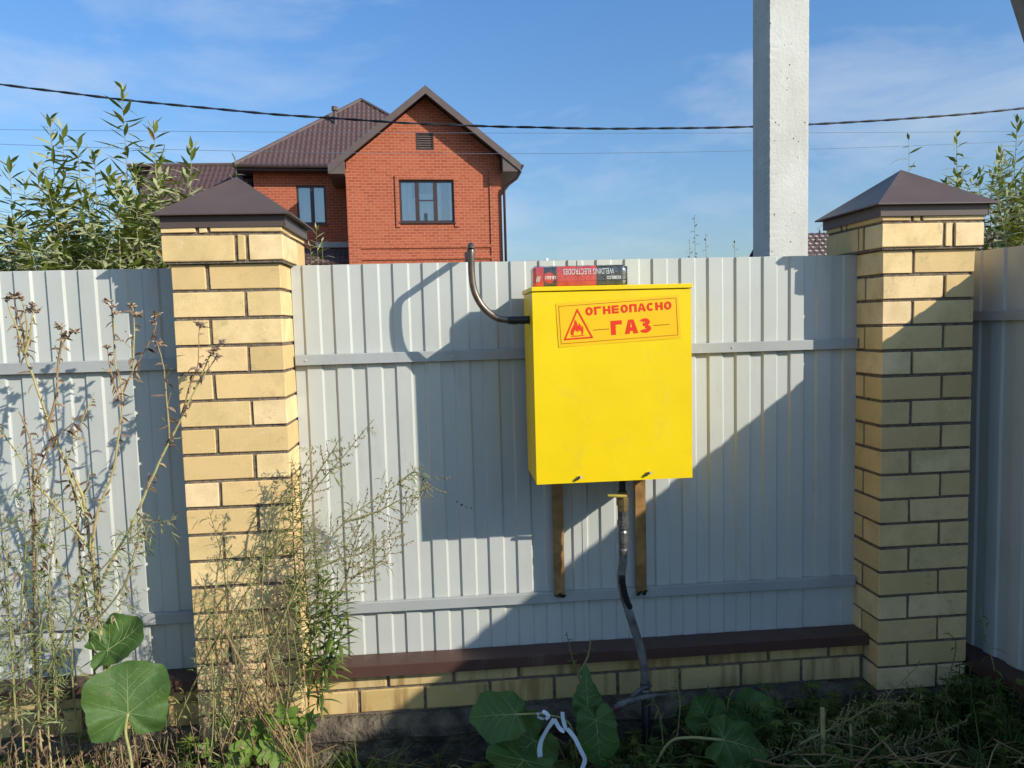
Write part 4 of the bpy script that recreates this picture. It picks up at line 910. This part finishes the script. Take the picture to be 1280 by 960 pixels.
def sprig(label, tips, y, LL=.07, LW=.012, gap=.02, name='young_shoot', group='single shoots rising above the fence', m='willow', cover=.45):
    c = T(tips[0][0], 330, y); t = empty(name, (c.x, y, 0), label, 'shoot', group); st, lf = MB(), MB()
    for px, py in tips:
        e = T(px, py, y+R.uniform(-.05, .05)); shoot(st, lf, (e.x+R.uniform(-.03, .08), y, 0), e, LL, LW, gap, cover, bow=(0, 0, 0), r0=.004)
    st.build('stem', M['stemg'], t); lf.build('foliage', M[m], t, kind='stuff')
sprig('thin leafy willow shoot leaning out above the right pillar cap', [(1136, 172)], .75, .10, .020, .03)
sprig('small leafy shoot in front of the brick house, right of the left pillar cap', [(395, 284), (402, 300), (388, 305)], .55, .075, .010, .012)
sprig('leafy shoot tip above the peak of the left pillar cap', [(294, 196)], 1.3, .085, .012, .018)
sprig('small sparse sprig above the fence, left of the concrete pole, taller of the two', [(868, 270), (882, 292), (862, 300)], .45, .03, .008, .016)
sprig('tiny sprig above the fence just left of the concrete pole', [(918, 300)], .45, .04, .008, .016)
sprig('sprig between the concrete pole and the right pillar cap', [(1024, 284), (1030, 290), (1018, 300)], .45, .06, .010, .016)

# dead stalks with dried flower heads in front of the left fence
def flower_head(parent, c, s=1.0):
    m = MB(); c = Vector(c)
    for k in range(R.randint(13, 18)):
        m.tint = R.random(); a = R.uniform(0, 6.3); d = Vector((math.cos(a), math.sin(a), R.uniform(.0, 1.0))); m.blade(c, d, (-math.sin(a), math.cos(a), R.uniform(-.3, .3)), R.uniform(.009, .019)*s, .009*s, 2, droop=R.uniform(-.3, .8), fold=.4, peak=.65, tipw=.7)
    m.tint = .15
    for k in range(4): m.blob(c+rv(.005*s), .0055*s)
    m.build('flower_head', M['petal'], parent)
def stalks(name, label, cat, lines, y, heads=(), r=.0055, drop=0, group='dead flower stalks by the left fence', curl=.7, twig=.5):
    b = T(*lines[0][0][:2], y); t = empty(name, (b.x, y, 0), label, cat, group); st, dl = MB(), MB()
    for li, L in enumerate(lines):
        rr0 = r*(1 if li == 0 else .62); P = [T(p[0], p[1], y+(p[2] if len(p) > 2 else 0)+(.0 if li == 0 else .012*math.sin(li*2))) for p in L]; P = arc(P, 5)
        n = len(P); st.tint = R.uniform(.35, .95); st.tube([p+rv(.0012) for p in P], [rr0*(1-.62*i/(n-1)) for i in range(n)], 6)
        for p, d, s in along(P, .02):
            if R.random() < curl:   # withered curled leaf hanging on the stalk
                a = R.uniform(0, 6.3); dl.tint = R.random(); dl.blade(p, Vector((math.cos(a), math.sin(a), R.uniform(-.6, .5))), rv(), R.uniform(.018, .055), R.uniform(.007, .017), 4, droop=R.uniform(.4, 2.2), fold=.8, curl=R.uniform(-2, 2))
            if R.random() < twig*.3:
                e = p+(d+rv(.9)).normalized()*R.uniform(.015, .05); st.tube([p, e], [.0014, .0008], 4, caps=False); dl.tint = R.random(); dl.blob(e, .0035)
    st.build('stem', M['dry'], t); dl.build('withered_leaves', M['dryleaf'], t, kind='stuff')
    for h in heads: flower_head(t, T(h[0], h[1], y+R.uniform(-.015, .015)), R.uniform(1.05, 1.4))
    return t
Y1 = -.10
stalks('dead_stalk', 'tallest dead stalk forking to flower heads at the far left, beside the big burdock leaf', 'dead plant',
    [[(142, 940), (136, 880), (129, 817), (122, 757), (113, 690), (103, 620), (78, 570), (56, 514), (41, 470), (31, 445), (22, 412), (10, 382)], [(31, 445), (30, 420), (22, 395), (18, 376)], [(31, 442), (38, 416), (41, 388)], [(60, 530), (70, 496), (73, 454), (78, 430), (93, 413)], [(73, 454), (76, 432), (77, 412)], [(112, 686), (80, 645), (45, 604), (20, 565), (-5, 528)], [(28, 440), (34, 410), (28, 376)]],
    Y1, [(10, 374), (18, 370), (27, 373), (41, 381), (46, 388), (36, 388), (75, 408), (80, 418), (95, 414)], .0075, twig=.8)
stalks('dead_stalk', 'dead stalk in the middle of the left fence with two forked flower tops', 'dead plant',
    [[(126, 760), (116, 690), (122, 640), (132, 615), (139, 597), (144, 576), (150, 532), (153, 492), (144, 451), (142, 398), (136, 379)], [(153, 492), (166, 464), (181, 439), (194, 411), (194, 396)], [(166, 464), (168, 414), (166, 384)], [(150, 500), (140, 470), (134, 436)], [(105, 640), (84, 585), (92, 555), (118, 490)]],
    Y1-.03, [(135, 377), (142, 383), (146, 392), (133, 434), (192, 404), (195, 394), (165, 382), (168, 393), (173, 394)], .0058)
stalks('dead_stalk', 'dead stalk leaning right so that its flower heads overlap the left brick pillar', 'dead plant',
    [[(124, 735), (142, 697), (165, 656), (184, 611), (200, 576), (219, 539), (234, 507), (250, 476), (266, 454), (272, 440)], [(225, 526), (238, 480), (247, 457), (249, 408)], [(212, 548), (207, 482), (204, 457), (197, 430)], [(184, 611), (186, 590)], [(250, 476), (262, 445), (276, 428)]],
    Y1-.05, [(270, 436), (277, 428), (264, 440), (272, 446), (248, 404), (252, 406), (197, 428), (201, 430), (246, 462)], .0055)
stalks('dead_stalk', 'reddish brown dead stems at the left edge below the rail', 'dead plant',
    [[(48, 960), (45, 860), (43, 760), (42, 660), (41, 585), (37, 548), (24, 514)], [(81, 960), (67, 825), (56, 724), (43, 637)], [(52, 940), (41, 825), (30, 742), (8, 690)], [(30, 940), (22, 825), (7, 750), (-8, 700)], [(42, 610), (60, 560), (90, 530), (114, 512)], [(64, 960), (60, 860), (88, 800), (130, 740)]],
    Y1-.09, [], .0052, curl=1.0, twig=1.0)
stalks('dead_stalk', 'withered stem draped with curled brown leaves between the two forked stalks', 'dead plant',
    [[(120, 860), (112, 780), (100, 700), (97, 640), (88, 600), (82, 560)], [(135, 840), (150, 760), (170, 690), (178, 640)], [(118, 800), (95, 745), (72, 700), (60, 660)], [(98, 650), (106, 620), (112, 590)]], Y1+.02, [], .0045, curl=1.0, twig=.6)

def wormwood(label, lines, y, bud=.8, leaf=.5, top=.5, r=.004, name='wormwood', blen=.10, tint=(0, 1), bgap=.022):
    b = T(*lines[0][0][:2], y); t = empty(name, (b.x, y, 0), label, 'weed', 'wormwood stems leaning by the left pillar'); st, bd, lf = MB(), MB(), MB()
    for li, L in enumerate(lines):
        P = arc([T(p[0], p[1], y+(p[2] if len(p) > 2 else 0)) for p in L], 5); n = len(P); tot = path_len(P); st.tint = R.uniform(.1, .8)
        st.tube(P, [r*(1-.75*i/(n-1)) for i in range(n)], 5); side_ = 1
        for p, d, s in along(P, bgap):
            f = s/tot; side_ = -side_
            u = d.orthogonal(); o = (Vector((d.z, 0, -d.x))*side_+Vector((0, R.uniform(-1, 1), 0))*.8).normalized()
            if f > 1-top:
                L2 = blen*(1.15-f)*R.uniform(.5, 1.5)*(1.4 if f < .8 else 1); e = p+(d*.9+o*.9).normalized()*L2; Q = bez(p, e, (0, 0, -.012), 5); st.tube(Q, [.0011]*6, 3, caps=False)
                for q, dq, _ in along(Q, .0055):
                    if R.random() < bud: bd.tint = R.random(); e2 = q+rv(.004)-Vector((0, 0, .002)); bd.blob(e2, R.uniform(.0018, .0034), 1.3)
                    if R.random() < leaf*.25: lf.tint = R.random(); lf.blade(q, dq+rv(.8), rv(), R.uniform(.01, .022), .0022, 2, droop=.6)
            if R.random() < leaf*(1.3-f):   # feathery leaf
                a = (o+d*R.uniform(-.3, .6)+rv(.3)).normalized(); q = p; LL = R.uniform(.025, .07)
                lf.tint = R.uniform(*tint)
                for k in range(6):
                    lf.blade(q, a+rv(.8), rv(), LL*R.uniform(.5, 1.1), R.uniform(.003, .0062), 3, droop=R.uniform(.2, 1.6), curl=R.uniform(-1, 1)); q = q+a*LL*.16
    st.build('stem', M['stemg'], t); bd.build('buds', M['bud'], t, kind='stuff'); lf.build('leaves', M['worm'], t, kind='stuff')
W1 = -.12
wormwood('tall wormwood stem whose brown tip reaches highest, leaning right across the left pillar', [[(222, 900), (262, 815), (300, 752), (345, 690), (378, 632), (410, 592), (430, 570), (453, 541), (468, 524)], [(378, 632), (392, 600), (415, 565), (426, 545)], [(345, 690), (352, 640), (372, 600), (392, 560)]], W1, top=.5)
wormwood('wormwood stem reaching farthest right towards the cabinet shadow', [[(290, 900), (330, 820), (380, 720), (430, 653), (463, 628), (497, 605), (526, 582)], [(430, 653), (470, 640), (500, 625), (522, 618)], [(380, 720), (420, 700), (455, 690), (482, 668)], [(497, 605), (518, 590), (531, 600), (533, 622)]], W1-.03, top=.62, leaf=.5, bgap=.016)
wormwood('lower wormwood stem spreading right over the sheet fence', [[(352, 900), (370, 850), (400, 770), (447, 717), (480, 680), (508, 642), (527, 604)], [(400, 770), (430, 730), (440, 690), (452, 650)], [(447, 717), (478, 700), (500, 668)]], W1+.02, top=.6, leaf=.5, bgap=.018)
wormwood('feathery wormwood with fine leaves in front of the left brick pillar', [[(300, 930), (296, 840), (285, 760), (278, 700), (262, 640)], [(330, 920), (335, 830), (328, 760), (330, 700), (338, 640), (345, 600)], [(352, 930), (362, 850), (358, 780), (352, 720)], [(270, 930), (268, 860), (262, 800), (252, 740)], [(310, 860), (350, 780), (385, 700), (392, 640)], [(285, 800), (310, 735), (320, 680)]], W1-.06, bud=.35, leaf=1.0, top=.25, tint=(.1, .9), bgap=.016)
wormwood('grey-green feathery weed at the left edge below the lower rail', [[(20, 900), (14, 800), (10, 720), (4, 640)], [(48, 900), (50, 790), (46, 700), (52, 620), (42, 560)], [(70, 900), (66, 800), (62, 720), (70, 660), (66, 610)], [(95, 900), (90, 830), (96, 760), (110, 690)], [(30, 860), (26, 760), (32, 680), (22, 610)], [(60, 840), (85, 780), (120, 720), (180, 660), (215, 650)], [(100, 800), (150, 740), (165, 700), (180, 640)], [(-10, 900), (-6, 780), (2, 690)]], W1-.1, bud=.4, leaf=1.1, top=.25, tint=(0, .7), bgap=.015)
# bushy green shoot right of the pillar
def leafy(label, lines, y, LL, LW, gap, cover, name='goldenrod', mm='green', group='leafy green weeds', r0=.0035):
    b = T(*lines[0][0][:2], y); t = empty(name, (b.x, y, 0), label, 'weed', group); st, lf = MB(), MB()
    for L in lines:
        P = arc([T(p[0], p[1], y) for p in L], 5); n = len(P); tot = path_len(P); st.tint = R.random(); st.tube(P, [r0*(1-.6*i/(n-1)) for i in range(n)], 5); ang = R.uniform(0, 6)
        for p, d, s in along(P, gap, tot*(1-cover)):
            ang += 2.4; u = d.orthogonal().normalized(); v = d.cross(u); o = u*math.cos(ang)+v*math.sin(ang); f = 1-s/tot
            lf.tint = min(1, max(0, R.gauss(.6, .25))); lf.blade(p, (o+d*R.uniform(.3, 1)).normalized(), d.cross(o), LL*(.4+.6*min(1, f*5))*R.uniform(.6, 1.1), LW*R.uniform(.7, 1.1), 4, droop=R.uniform(.4, 1.6), fold=.3, curl=R.uniform(-.5, .5))
    st.build('stem', M['stemg'], t); lf.build('foliage', M[mm], t, kind='stuff')
leafy('dense bright green leafy weed spike beside the right edge of the left pillar', [[(385, 900), (388, 800), (380, 700), (376, 640), (374, 592)], [(392, 800), (398, 720), (384, 650)], [(376, 780), (368, 700), (366, 640), (364, 590)], [(380, 860), (372, 780), (360, 720)]], W1+.02, .058, .010, .006, .85)
leafy('green weed with longer lance leaves hanging before the lower rail by the left pillar', [[(402, 900), (405, 820), (408, 760), (402, 700)], [(408, 840), (422, 770), (418, 730)], [(398, 820), (386, 770), (372, 720)], [(406, 860), (425, 800), (436, 750)], [(400, 860), (412, 790), (400, 720)], [(404, 900), (392, 840), (384, 790)]], W1, .095, .017, .009, .85)

# burdock leaves
def heart(parent, j, tipdir, nrm, L, prof=((0, 1), (45, .95), (90, .68), (135, .66), (165, .42), (180, .10)), ruff=.05, cup=.1, mm='burdock'):
    """j: where stalk meets blade, tipdir: midrib direction"""
    j = Vector(j); a = Vector(tipdir).normalized(); n = Vector(nrm); n = (n-a*n.dot(a)).normalized(); b = n.cross(a); m = MB(); NA, NR = 56, 9; sd = R.uniform(0, 50)
    def rad(deg):
        deg = abs(deg)
        for (d0, r0), (d1, r1) in zip(prof, prof[1:]):
            if deg <= d1: q = (deg-d0)/(d1-d0); q = q*q*(3-2*q); return r0+(r1-r0)*q
        return prof[-1][1]
    def P(deg, f):
        r = rad(deg)*L*f*(1+(.05*noise.noise(Vector((deg*.07, sd, 0)))+.022*math.sin(deg*.35+sd)*abs(math.sin(deg*.11)))*f); th = math.radians(deg)
        h = L*(cup*f*f+ruff*f*f*math.sin(th*7+sd)+ruff*.8*f*noise.noise(Vector((deg*.04, sd, f*2)))-.02*math.exp(-abs(math.sin(th*3.5))*9)*f-(.10*f*f*math.cos(th)**2))
        return j+a*(r*math.cos(th))+b*(r*math.sin(th))+n*h
    rows = []
    for i in range(NR+1):
        f = i/NR; row = []
        for k in range(NA+1):
            deg = -180+360*k/NA; m.tint = 0.5; row.append(m.vert(P(deg, max(f, .001))))
        rows.append(row)
    for p, q in zip(rows, rows[1:]):
        for k in range(NA): m.face([p[k], q[k], q[k+1], p[k+1]])
    leaf = m.build('leaf', M[mm], parent, smooth=True)
    m = MB(); m.tint = 1.0
    for deg, rr0, f0 in ((0, .0020, 0), (62, .0011, 0), (-58, .0011, 0), (112, .0010, 0), (-108, .0010, 0), (42, .0010, .18), (-44, .0010, .24), (28, .0009, .40), (-29, .0009, .46), (15, .0007, .62), (-17, .0007, .66)):
        def q_(t): return P(deg*(1 if f0 == 0 else t**.75), max(f0+(.93-f0)*t, .01))+n*.0006
        pts_ = [q_(i/8) for i in range(9)]
        m.tube(pts_, [rr0*(1-.8*i/8) for i in range(9)], 4, caps=False)
    m.build('vein', M[mm], leaf); return leaf
def petiole(parent, pts, r=.005, mm='stemg', tint=1.0):
    m = MB(); m.tint = tint; m.tube(arc(pts, 6), r, 7); m.build('stalk', M[mm], parent, smooth=True)
toc = (CAM-Vector((0, -.3, .6))).normalized()
b1 = empty('burdock_plant', (-.13, -.25, 0), 'large sunlit green burdock leaf held upright on a pale stalk at bottom left', 'burdock', 'burdock plants')
heart(b1, T(160, 892, -.27), (-.06, .25, 1), (.42, -1, .35), .172, prof=((0, 1), (22, .98), (44, 1.02), (58, .9), (88, .70), (122, .74), (150, .5), (180, .05)), ruff=.085, cup=.10)
petiole(b1, [T(160, 892, -.27), T(157, 915, -.28), T(163, 945, -.3), T(168, 985, -.33)])
heart(b1, T(135, 812, -.12), (.85, .2, .45), (.3, -.7, .9), .15, prof=((0, 1), (45, .8), (90, .5), (135, .5), (180, .1)), ruff=.09, cup=.28)
petiole(b1, [T(135, 812, -.12), T(140, 850, -.12), T(160, 930, -.2)], .004)
b2 = empty('burdock_plant', (1.15, -.15, 0), 'pale green rounded burdock leaf in the shade below the plinth, left of the white ribbon', 'burdock', 'burdock plants')
heart(b2, T(645, 893, -.22), (-1, -.15, .15), (.1, -.75, .75), .165, prof=((0, 1), (30, .88), (70, .56), (110, .42), (150, .32), (180, .12)), ruff=.03, cup=-.05)
petiole(b2, [T(645, 893, -.22), T(680, 893, -.2), T(712, 905, -.18), T(722, 950, -.15)], .0035)
heart(b2, T(668, 925, -.14), (-.5, .1, -.5), (0, -.8, .7), .16, ruff=.06); heart(b2, T(655, 950, -.3), (-.3, -.6, .1), (0, -.5, .9), .16, ruff=.06)
b3 = empty('burdock_plant', (1.5, -.2, 0), 'dark green burdock with tall pointed leaves right of the white ribbon', 'burdock', 'burdock plants')
heart(b3, T(735, 885, -.12), (.0, .25, 1), (-.2, -1, .3), .13, prof=((0, 1.25), (14, .75), (40, .55), (90, .45), (135, .42), (180, .12)), ruff=.04)
heart(b3, T(745, 900, -.2), (.05, -.25, -1), (-.1, -1, .2), .17, prof=((0, 1), (30, .8), (60, .5), (90, .42), (135, .4), (180, .12)), ruff=.03, cup=-.03)
petiole(b3, [T(740, 893, -.16), T(748, 930, -.1), T(742, 980, -.1)], .004)
b4 = empty('burdock_plant', (2.05, -.3, 0), 'dark burdock clump with broad low leaves in shade right of the gas riser', 'burdock', 'burdock plants')
heart(b4, T(888, 905, -.15), (-.2, .1, .35), (-.2, -.7, .7), .11, ruff=.12, cup=.2)
heart(b4, T(905, 925, -.3), (1, -.15, -.25), (.2, -.8, .6), .17, prof=((0, 1), (30, .8), (70, .55), (120, .5), (180, .1)), ruff=.13, cup=-.12)
heart(b4, T(935, 900, -.12), (.6, .2, .4), (.3, -.5, .8), .12, ruff=.13, cup=.25)
heart(b4, T(1010, 940, -.25), (.5, -.3, .2), (0, -.6, .85), .11, ruff=.12, cup=.2)
petiole(b4, [T(905, 925, -.3), T(860, 922, -.28), T(835, 930, -.25), T(812, 970, -.2)], .005); petiole(b4, [T(888, 905, -.15), T(895, 940, -.1), T(900, 980, -.1)], .004)
b5 = empty('burdock_plant', (.25, -.25, 0), 'low sunlit lobed weed with bright green leaves at the foot of the left pillar', 'weed', 'burdock plants')
for (px, py, dx, dz, s) in ((330, 905, -.6, .4, .07), (352, 900, .1, .9, .075), (372, 912, .8, .3, .07), (318, 930, -.8, .1, .08), (345, 935, 0, -.3, .08), (300, 948, -.6, -.2, .06), (388, 902, .6, .6, .05), (262, 938, -.4, .5, .05), (280, 905, .2, .8, .04)):
    heart(b5, T(px, py, -.22+R.uniform(-.05, .05)), (dx, -.3, dz), (.2, -.6, .9), s, prof=((0, 1.1), (22, .62), (50, .95), (80, .55), (112, .8), (150, .5), (180, .1)), ruff=.09, mm='lobed')
    petiole(b5, [T(px, py, -.22), T(345, 985, -.2)], .0018)

# white ribbon lying in the weeds
wr = MB()
def ribbon(pts, wd, y):
    P = arc([T(p[0], p[1], y+(p[2] if len(p) > 2 else 0)) for p in pts], 6); prev = None
    for i, p in enumerate(P):
        d = (P[min(i+1, len(P)-1)]-P[max(i-1, 0)]).normalized(); tw = .35*math.sin(i*.2); s_ = Vector((1, tw, .15)); s_ = (s_-d*s_.dot(d)).normalized()*wd/2
        c = (wr.vert(p-s_), wr.vert(p+s_), wr.vert(p+s_+Vector((0, .0012, 0))), wr.vert(p-s_+Vector((0, .0012, 0))))
        if prev:
            wr.face([prev[0], prev[1], c[1], c[0]]); wr.face([prev[2], prev[3], c[3], c[2]])
        prev = c
ribbon([(671, 893), (680, 890), (686, 896), (680, 899), (672, 896)], .013, -.24)
ribbon([(693, 899), (684, 912), (676, 928), (675, 944), (680, 960), (686, 985)], .018, -.26)
ribbon([(693, 899), (700, 911), (707, 913), (704, 900), (703, 890)], .014, -.245); ribbon([(709, 911), (718, 922), (726, 938), (731, 950), (727, 965), (728, 985)], .015, -.25)
o = wr.build('ribbon', M['ribbon'], None, smooth=True); tag(o, 'white plastic ribbon curled among dark weeds below the plinth', 'ribbon')

# young plant growing in the shade in front of the plinth
leafy('withered small weed with drooping leaves before the sill, left of the gas riser', [[(745, 930), (735, 880), (725, 850), (716, 825), (708, 790)], [(722, 845), (735, 820), (738, 800)]], -.02, .04, .014, .02, .35, name='small_weed', r0=.005)
leafy('narrow-leaved weed in front of the plinth near the right pillar', [[(1100, 960), (1105, 880), (1130, 850), (1150, 830)], [(1190, 960), (1180, 880), (1195, 810), (1185, 790)], [(1240, 960), (1250, 880), (1225, 760)]], -.12, .07, .008, .03, .6, name='small_weed')
leafy('weed with finger-like leaves under the plinth, right of the riser', [[(830, 960), (826, 900), (815, 870)], [(840, 960), (850, 890), (846, 850)], [(905, 960), (910, 880), (917, 862)], [(960, 960), (975, 900), (985, 875)]], -.1, .07, .009, .012, .55, name='small_weed')

# cut pale stubs
for k, (px, p0, p1) in enumerate(((1028, 885, 945), (1063, 905, 950))):
    a, b = T(px, p0, -.3), T(px+1, p1+30, -.3); m = MB(); m.tint = .9; m.tube([b, b.lerp(a, .5)+rv(.002), a], [.010-.003*k, .009-.003*k, .008-.003*k], 9)
    o = m.build('cut_stalk', M['dry'], None); tag(o, ['thicker pale cut plant stalk standing in dark weeds before the right pillar', 'thinner pale cut plant stalk just right of the thicker one'][k], 'cut stalk', 'cut stalks')

# grass, ground cover and dry litter
g = MB(); gc_ = MB(); dl = MB(); ll = MB()
def gz(x, y): return .0
def tuft(x, y, h, n, spread=.5, wd=.005):
    for _ in range(n):
        a = R.uniform(0, 6.3); g.tint = R.random(); d = Vector((math.cos(a)*spread, math.sin(a)*spread, 1)); g.blade((x+R.uniform(-.03, .03), y+R.uniform(-.03, .03), -.01), d, (-math.sin(a), math.cos(a), 0), h*R.uniform(.5, 1.2), wd*R.uniform(.7, 1.3), 5, droop=R.uniform(.5, 1.8), fold=.3, peak=.2)
for _ in range(260):
    x = R.uniform(-1.2, 3.1); y = R.uniform(-1.4, .0); tuft(x, y, R.uniform(.08, .2) if x > .9 else R.uniform(.10, .26), R.randint(5, 11))
for _ in range(16): tuft(R.uniform(.28, .75), R.uniform(-.3, -.02), R.uniform(.16, .26), 14, .7, .007)
for _ in range(46): tuft(R.uniform(2.80, 3.18), R.uniform(-.9, .0), R.uniform(.25, .42), 9, .5, .007)
for _ in range(10): tuft(R.uniform(-.5, -.1), R.uniform(-.35, -.1), R.uniform(.25, .45), 8, .4, .006)
def weedlet(x, y, h, tint0):
    top_ = Vector((x+R.uniform(-.04, .04), y+R.uniform(-.04, .04), h)); b = Vector((x, y, -.01)); gc_.tint = .4; gc_.tube([b, top_], .0016, 3, caps=False)
    for k in range(R.randint(5, 9)):
        p = b.lerp(top_, R.uniform(.3, 1)); a = R.uniform(0, 6.3); gc_.tint = min(1, max(0, tint0+R.uniform(-.25, .25)))
        gc_.blade(p, (math.cos(a), math.sin(a), R.uniform(-.1, .7)), (-math.sin(a), math.cos(a), 0), R.uniform(.03, .065), R.uniform(.012, .026), 4, droop=R.uniform(.2, 1.3), fold=.25, peak=.45)
for _ in range(1500):
    x = R.uniform(-1.3, 3.15); y = R.uniform(-1.3, .03) if x > .4 else R.uniform(-1.3, .02); mx_ = .16 if x > 1.6 else .10
    if .45 < x < 1.2 and y > -.2 and R.random() < .7: continue
    weedlet(x, y, R.uniform(.03, mx_), R.uniform(.2, .6))
for _ in range(1500):   # dry stems and straw lying about
    x = R.uniform(-1.2, 3.15); y = R.uniform(-1.2, .02); a = R.uniform(0, 6.3); L = R.uniform(.06, .28); z = R.uniform(0, .05 if x < 1.8 else .10); dl.tint = R.random()
    p = Vector((x, y, z)); q = p+Vector((math.cos(a)*L, math.sin(a)*L, R.uniform(-.02, .09))); q.y = min(q.y, .04); dl.tube([p, (p+q)/2+rv(.015), q], R.uniform(.0009, .0022), 3, caps=False)
for _ in range(40): tuft(R.uniform(1.8, 3.1), R.uniform(-.3, .0), R.uniform(.18, .32), R.randint(4, 8), .5, .006)
for _ in range(90): tuft(R.uniform(-1.2, .36), R.uniform(-.55, -.03), R.uniform(.16, .36), R.randint(4, 8), .45, .006)
for _ in range(420):   # upright dry sticks in front of the left part
    x = R.uniform(-1.1, .38); y = R.uniform(-.3, -.02); p = Vector((x, y, 0)); h = R.uniform(.08, .38); dl.tint = R.random(); q = p+Vector((R.uniform(-.1, .12), R.uniform(-.05, .04), h)); dl.tube([p, (p+q)/2+rv(.012), q], [.0022, .0017, .0009], 3, caps=False)
    for k in range(5):
        ll.tint = R.random(); s_ = p.lerp(q, R.uniform(.2, 1)); ll.blade(s_, rv()+Vector((0, 0, -.4)), rv(), R.uniform(.015, .05), R.uniform(.004, .012), 3, droop=R.uniform(0, 2), fold=.8, curl=R.uniform(-2, 2))
for _ in range(42):    # taller reddish dry stems across the pillar foot
    a = T(R.uniform(250, 400), R.uniform(930, 990), -.2+R.uniform(-.08, .1)); b = T(R.uniform(240, 380), R.uniform(680, 860), a.y+R.uniform(-.03, .03)); dl.tint = R.uniform(0, .9); P = bez(a, b, rv(.05), 7); dl.tube(P, [.0022*(1-.09*i) for i in range(8)], 4, caps=False)
    for p, d, s in along(P, .02):
        if R.random() < .5: ll.tint = R.random(); ll.blade(p, rv()+Vector((0, 0, -.5)), rv(), R.uniform(.012, .04), R.uniform(.002, .006), 3, droop=R.uniform(0, 2), fold=.8, curl=R.uniform(-2, 2))
for _ in range(420):   # pale straw in the near right corner and by the left stalks
    if R.random() < .6: x, y, z = R.uniform(2.2, 3.1), R.uniform(-1.1, -.35), R.uniform(.10, .2)
    else: x, y, z = R.uniform(-1.0, .3), R.uniform(-.6, -.1), R.uniform(.02, .18)
    a = R.uniform(0, 6.3); L = R.uniform(.10, .34); q0 = Vector((x, y, z)); q1 = q0+Vector((math.cos(a)*L, math.sin(a)*L*.6, R.uniform(-.05, .08))); dl.tint = R.uniform(.2, .8); dl.tube([q0, (q0+q1)/2+rv(.02), q1], [R.uniform(.0015, .0028)]*3, 4, caps=False)
for _ in range(2600):   # withered leaves hanging in the dry growth at the left
    x = R.uniform(-1.1, .36); y = R.uniform(-.5, -.02); ll.tint = R.random(); ll.blade((x, y, abs(R.gauss(0, .13))), rv()+Vector((0, 0, -.3)), rv(), R.uniform(.02, .055), R.uniform(.005, .014), 3, droop=R.uniform(0, 2), fold=.7, curl=R.uniform(-2, 2))
for _ in range(1500):
    ll.tint = R.random(); ll.blade((R.uniform(-1.2, 3.15), R.uniform(-1.2, .03), R.uniform(0, .04)), rv()+Vector((0, 0, .2)), rv(), R.uniform(.02, .06), R.uniform(.006, .016), 3, droop=R.uniform(0, 1.5), fold=.6, curl=R.uniform(-1.5, 1.5))
tag(g.build('grass', M['green'], None), 'long grass growing along the foot of the fence', 'grass', kind='stuff')
tag(gc_.build('ground_cover', M['green'], None), 'low broad-leaved weeds covering the ground below the plinth', 'weeds', kind='stuff')
tag(dl.build('dry_stems', M['dry'], None), 'dry stems and straw lying among the weeds', 'straw', kind='stuff')
tag(ll.build('fallen_leaves', M['dryleaf'], None), 'withered brown leaves caught among the stems', 'dead leaves', kind='stuff')
gs = MB(); fr_m = MB()
def frond(m_, x, y, z, L, n=7):
    a = R.uniform(0, 6.3); el = R.uniform(.1, 1.0); d0 = Vector((math.cos(a), math.sin(a), el)).normalized(); sd_ = d0.cross(Vector((0, 0, 1))).normalized(); m_.tint = min(1, max(0, R.gauss(.45, .25)))
    for k in range(n):
        q = (k-(n-1)/2)/(n-1)*2; dd = (d0*math.cos(q*1.2)+sd_*math.sin(q*1.2)).normalized(); m_.blade((x, y, z), dd, dd.cross(Vector((0, 0, 1))), L*(1-.35*abs(q))*R.uniform(.85, 1.1), L*.16, 3, droop=R.uniform(.3, .9), fold=.3)
def plantlet(x, y, h, nf, L):
    tp = Vector((x+R.uniform(-.05, .05), y+R.uniform(-.05, .03), h)); fr_m.tint = .5; fr_m.tube([(x, y, -.01), tp], .002, 3, caps=False)
    for k in range(nf): q = Vector((x, y, 0)).lerp(tp, R.uniform(.3, 1)); frond(fr_m, q.x, min(q.y, .03), q.z, L*R.uniform(.7, 1.2), R.choice((5, 7)))
for _ in range(150): plantlet(R.uniform(1.55, 3.12), R.uniform(-.75, .0), R.uniform(.06, .20), R.randint(5, 9), .055)
for _ in range(150): plantlet(R.uniform(1.85, 3.15), R.uniform(-.22, .0), R.uniform(.14, .27), R.randint(5, 9), .055)
for _ in range(60): plantlet(R.uniform(2.3, 3.1), R.uniform(-.9, -.3), R.uniform(.12, .22), R.randint(5, 9), .06)
for _ in range(70): plantlet(R.uniform(2.95, 3.2), R.uniform(-1.0, -.05), R.uniform(.16, .34), R.randint(6, 10), .065)
for _ in range(30): tuft(R.uniform(3.0, 3.17), R.uniform(-.8, -.05), R.uniform(.3, .5), 7, .6, .008)
for _ in range(60): plantlet(R.uniform(.95, 1.7), R.uniform(-.45, .0), R.uniform(.05, .14), R.randint(4, 7), .05)
for _ in range(200): plantlet(R.uniform(-1.1, .42), R.uniform(-.7, -.04), R.uniform(.08, .30), R.randint(5, 9), .055)
tag(fr_m.build('mugwort_leaves', M['green'], None), 'feather-cut leaves of young mugwort filling the weeds along the fence foot', 'weeds', kind='stuff')
# fallen wormwood branches in the shaded corner
wormwood('fallen wormwood branches lying in the shade before the right pillar', [[(880, 985), (960, 950), (1040, 925), (1110, 905)], [(950, 990), (1030, 955), (1110, 935), (1170, 935)], [(1000, 930), (1060, 900), (1100, 880), (1150, 880)], [(1040, 990), (1100, 945), (1150, 925), (1210, 900)]], -.3, bud=1.0, leaf=.8, top=.9, bgap=.012, name='fallen_wormwood', blen=.06)
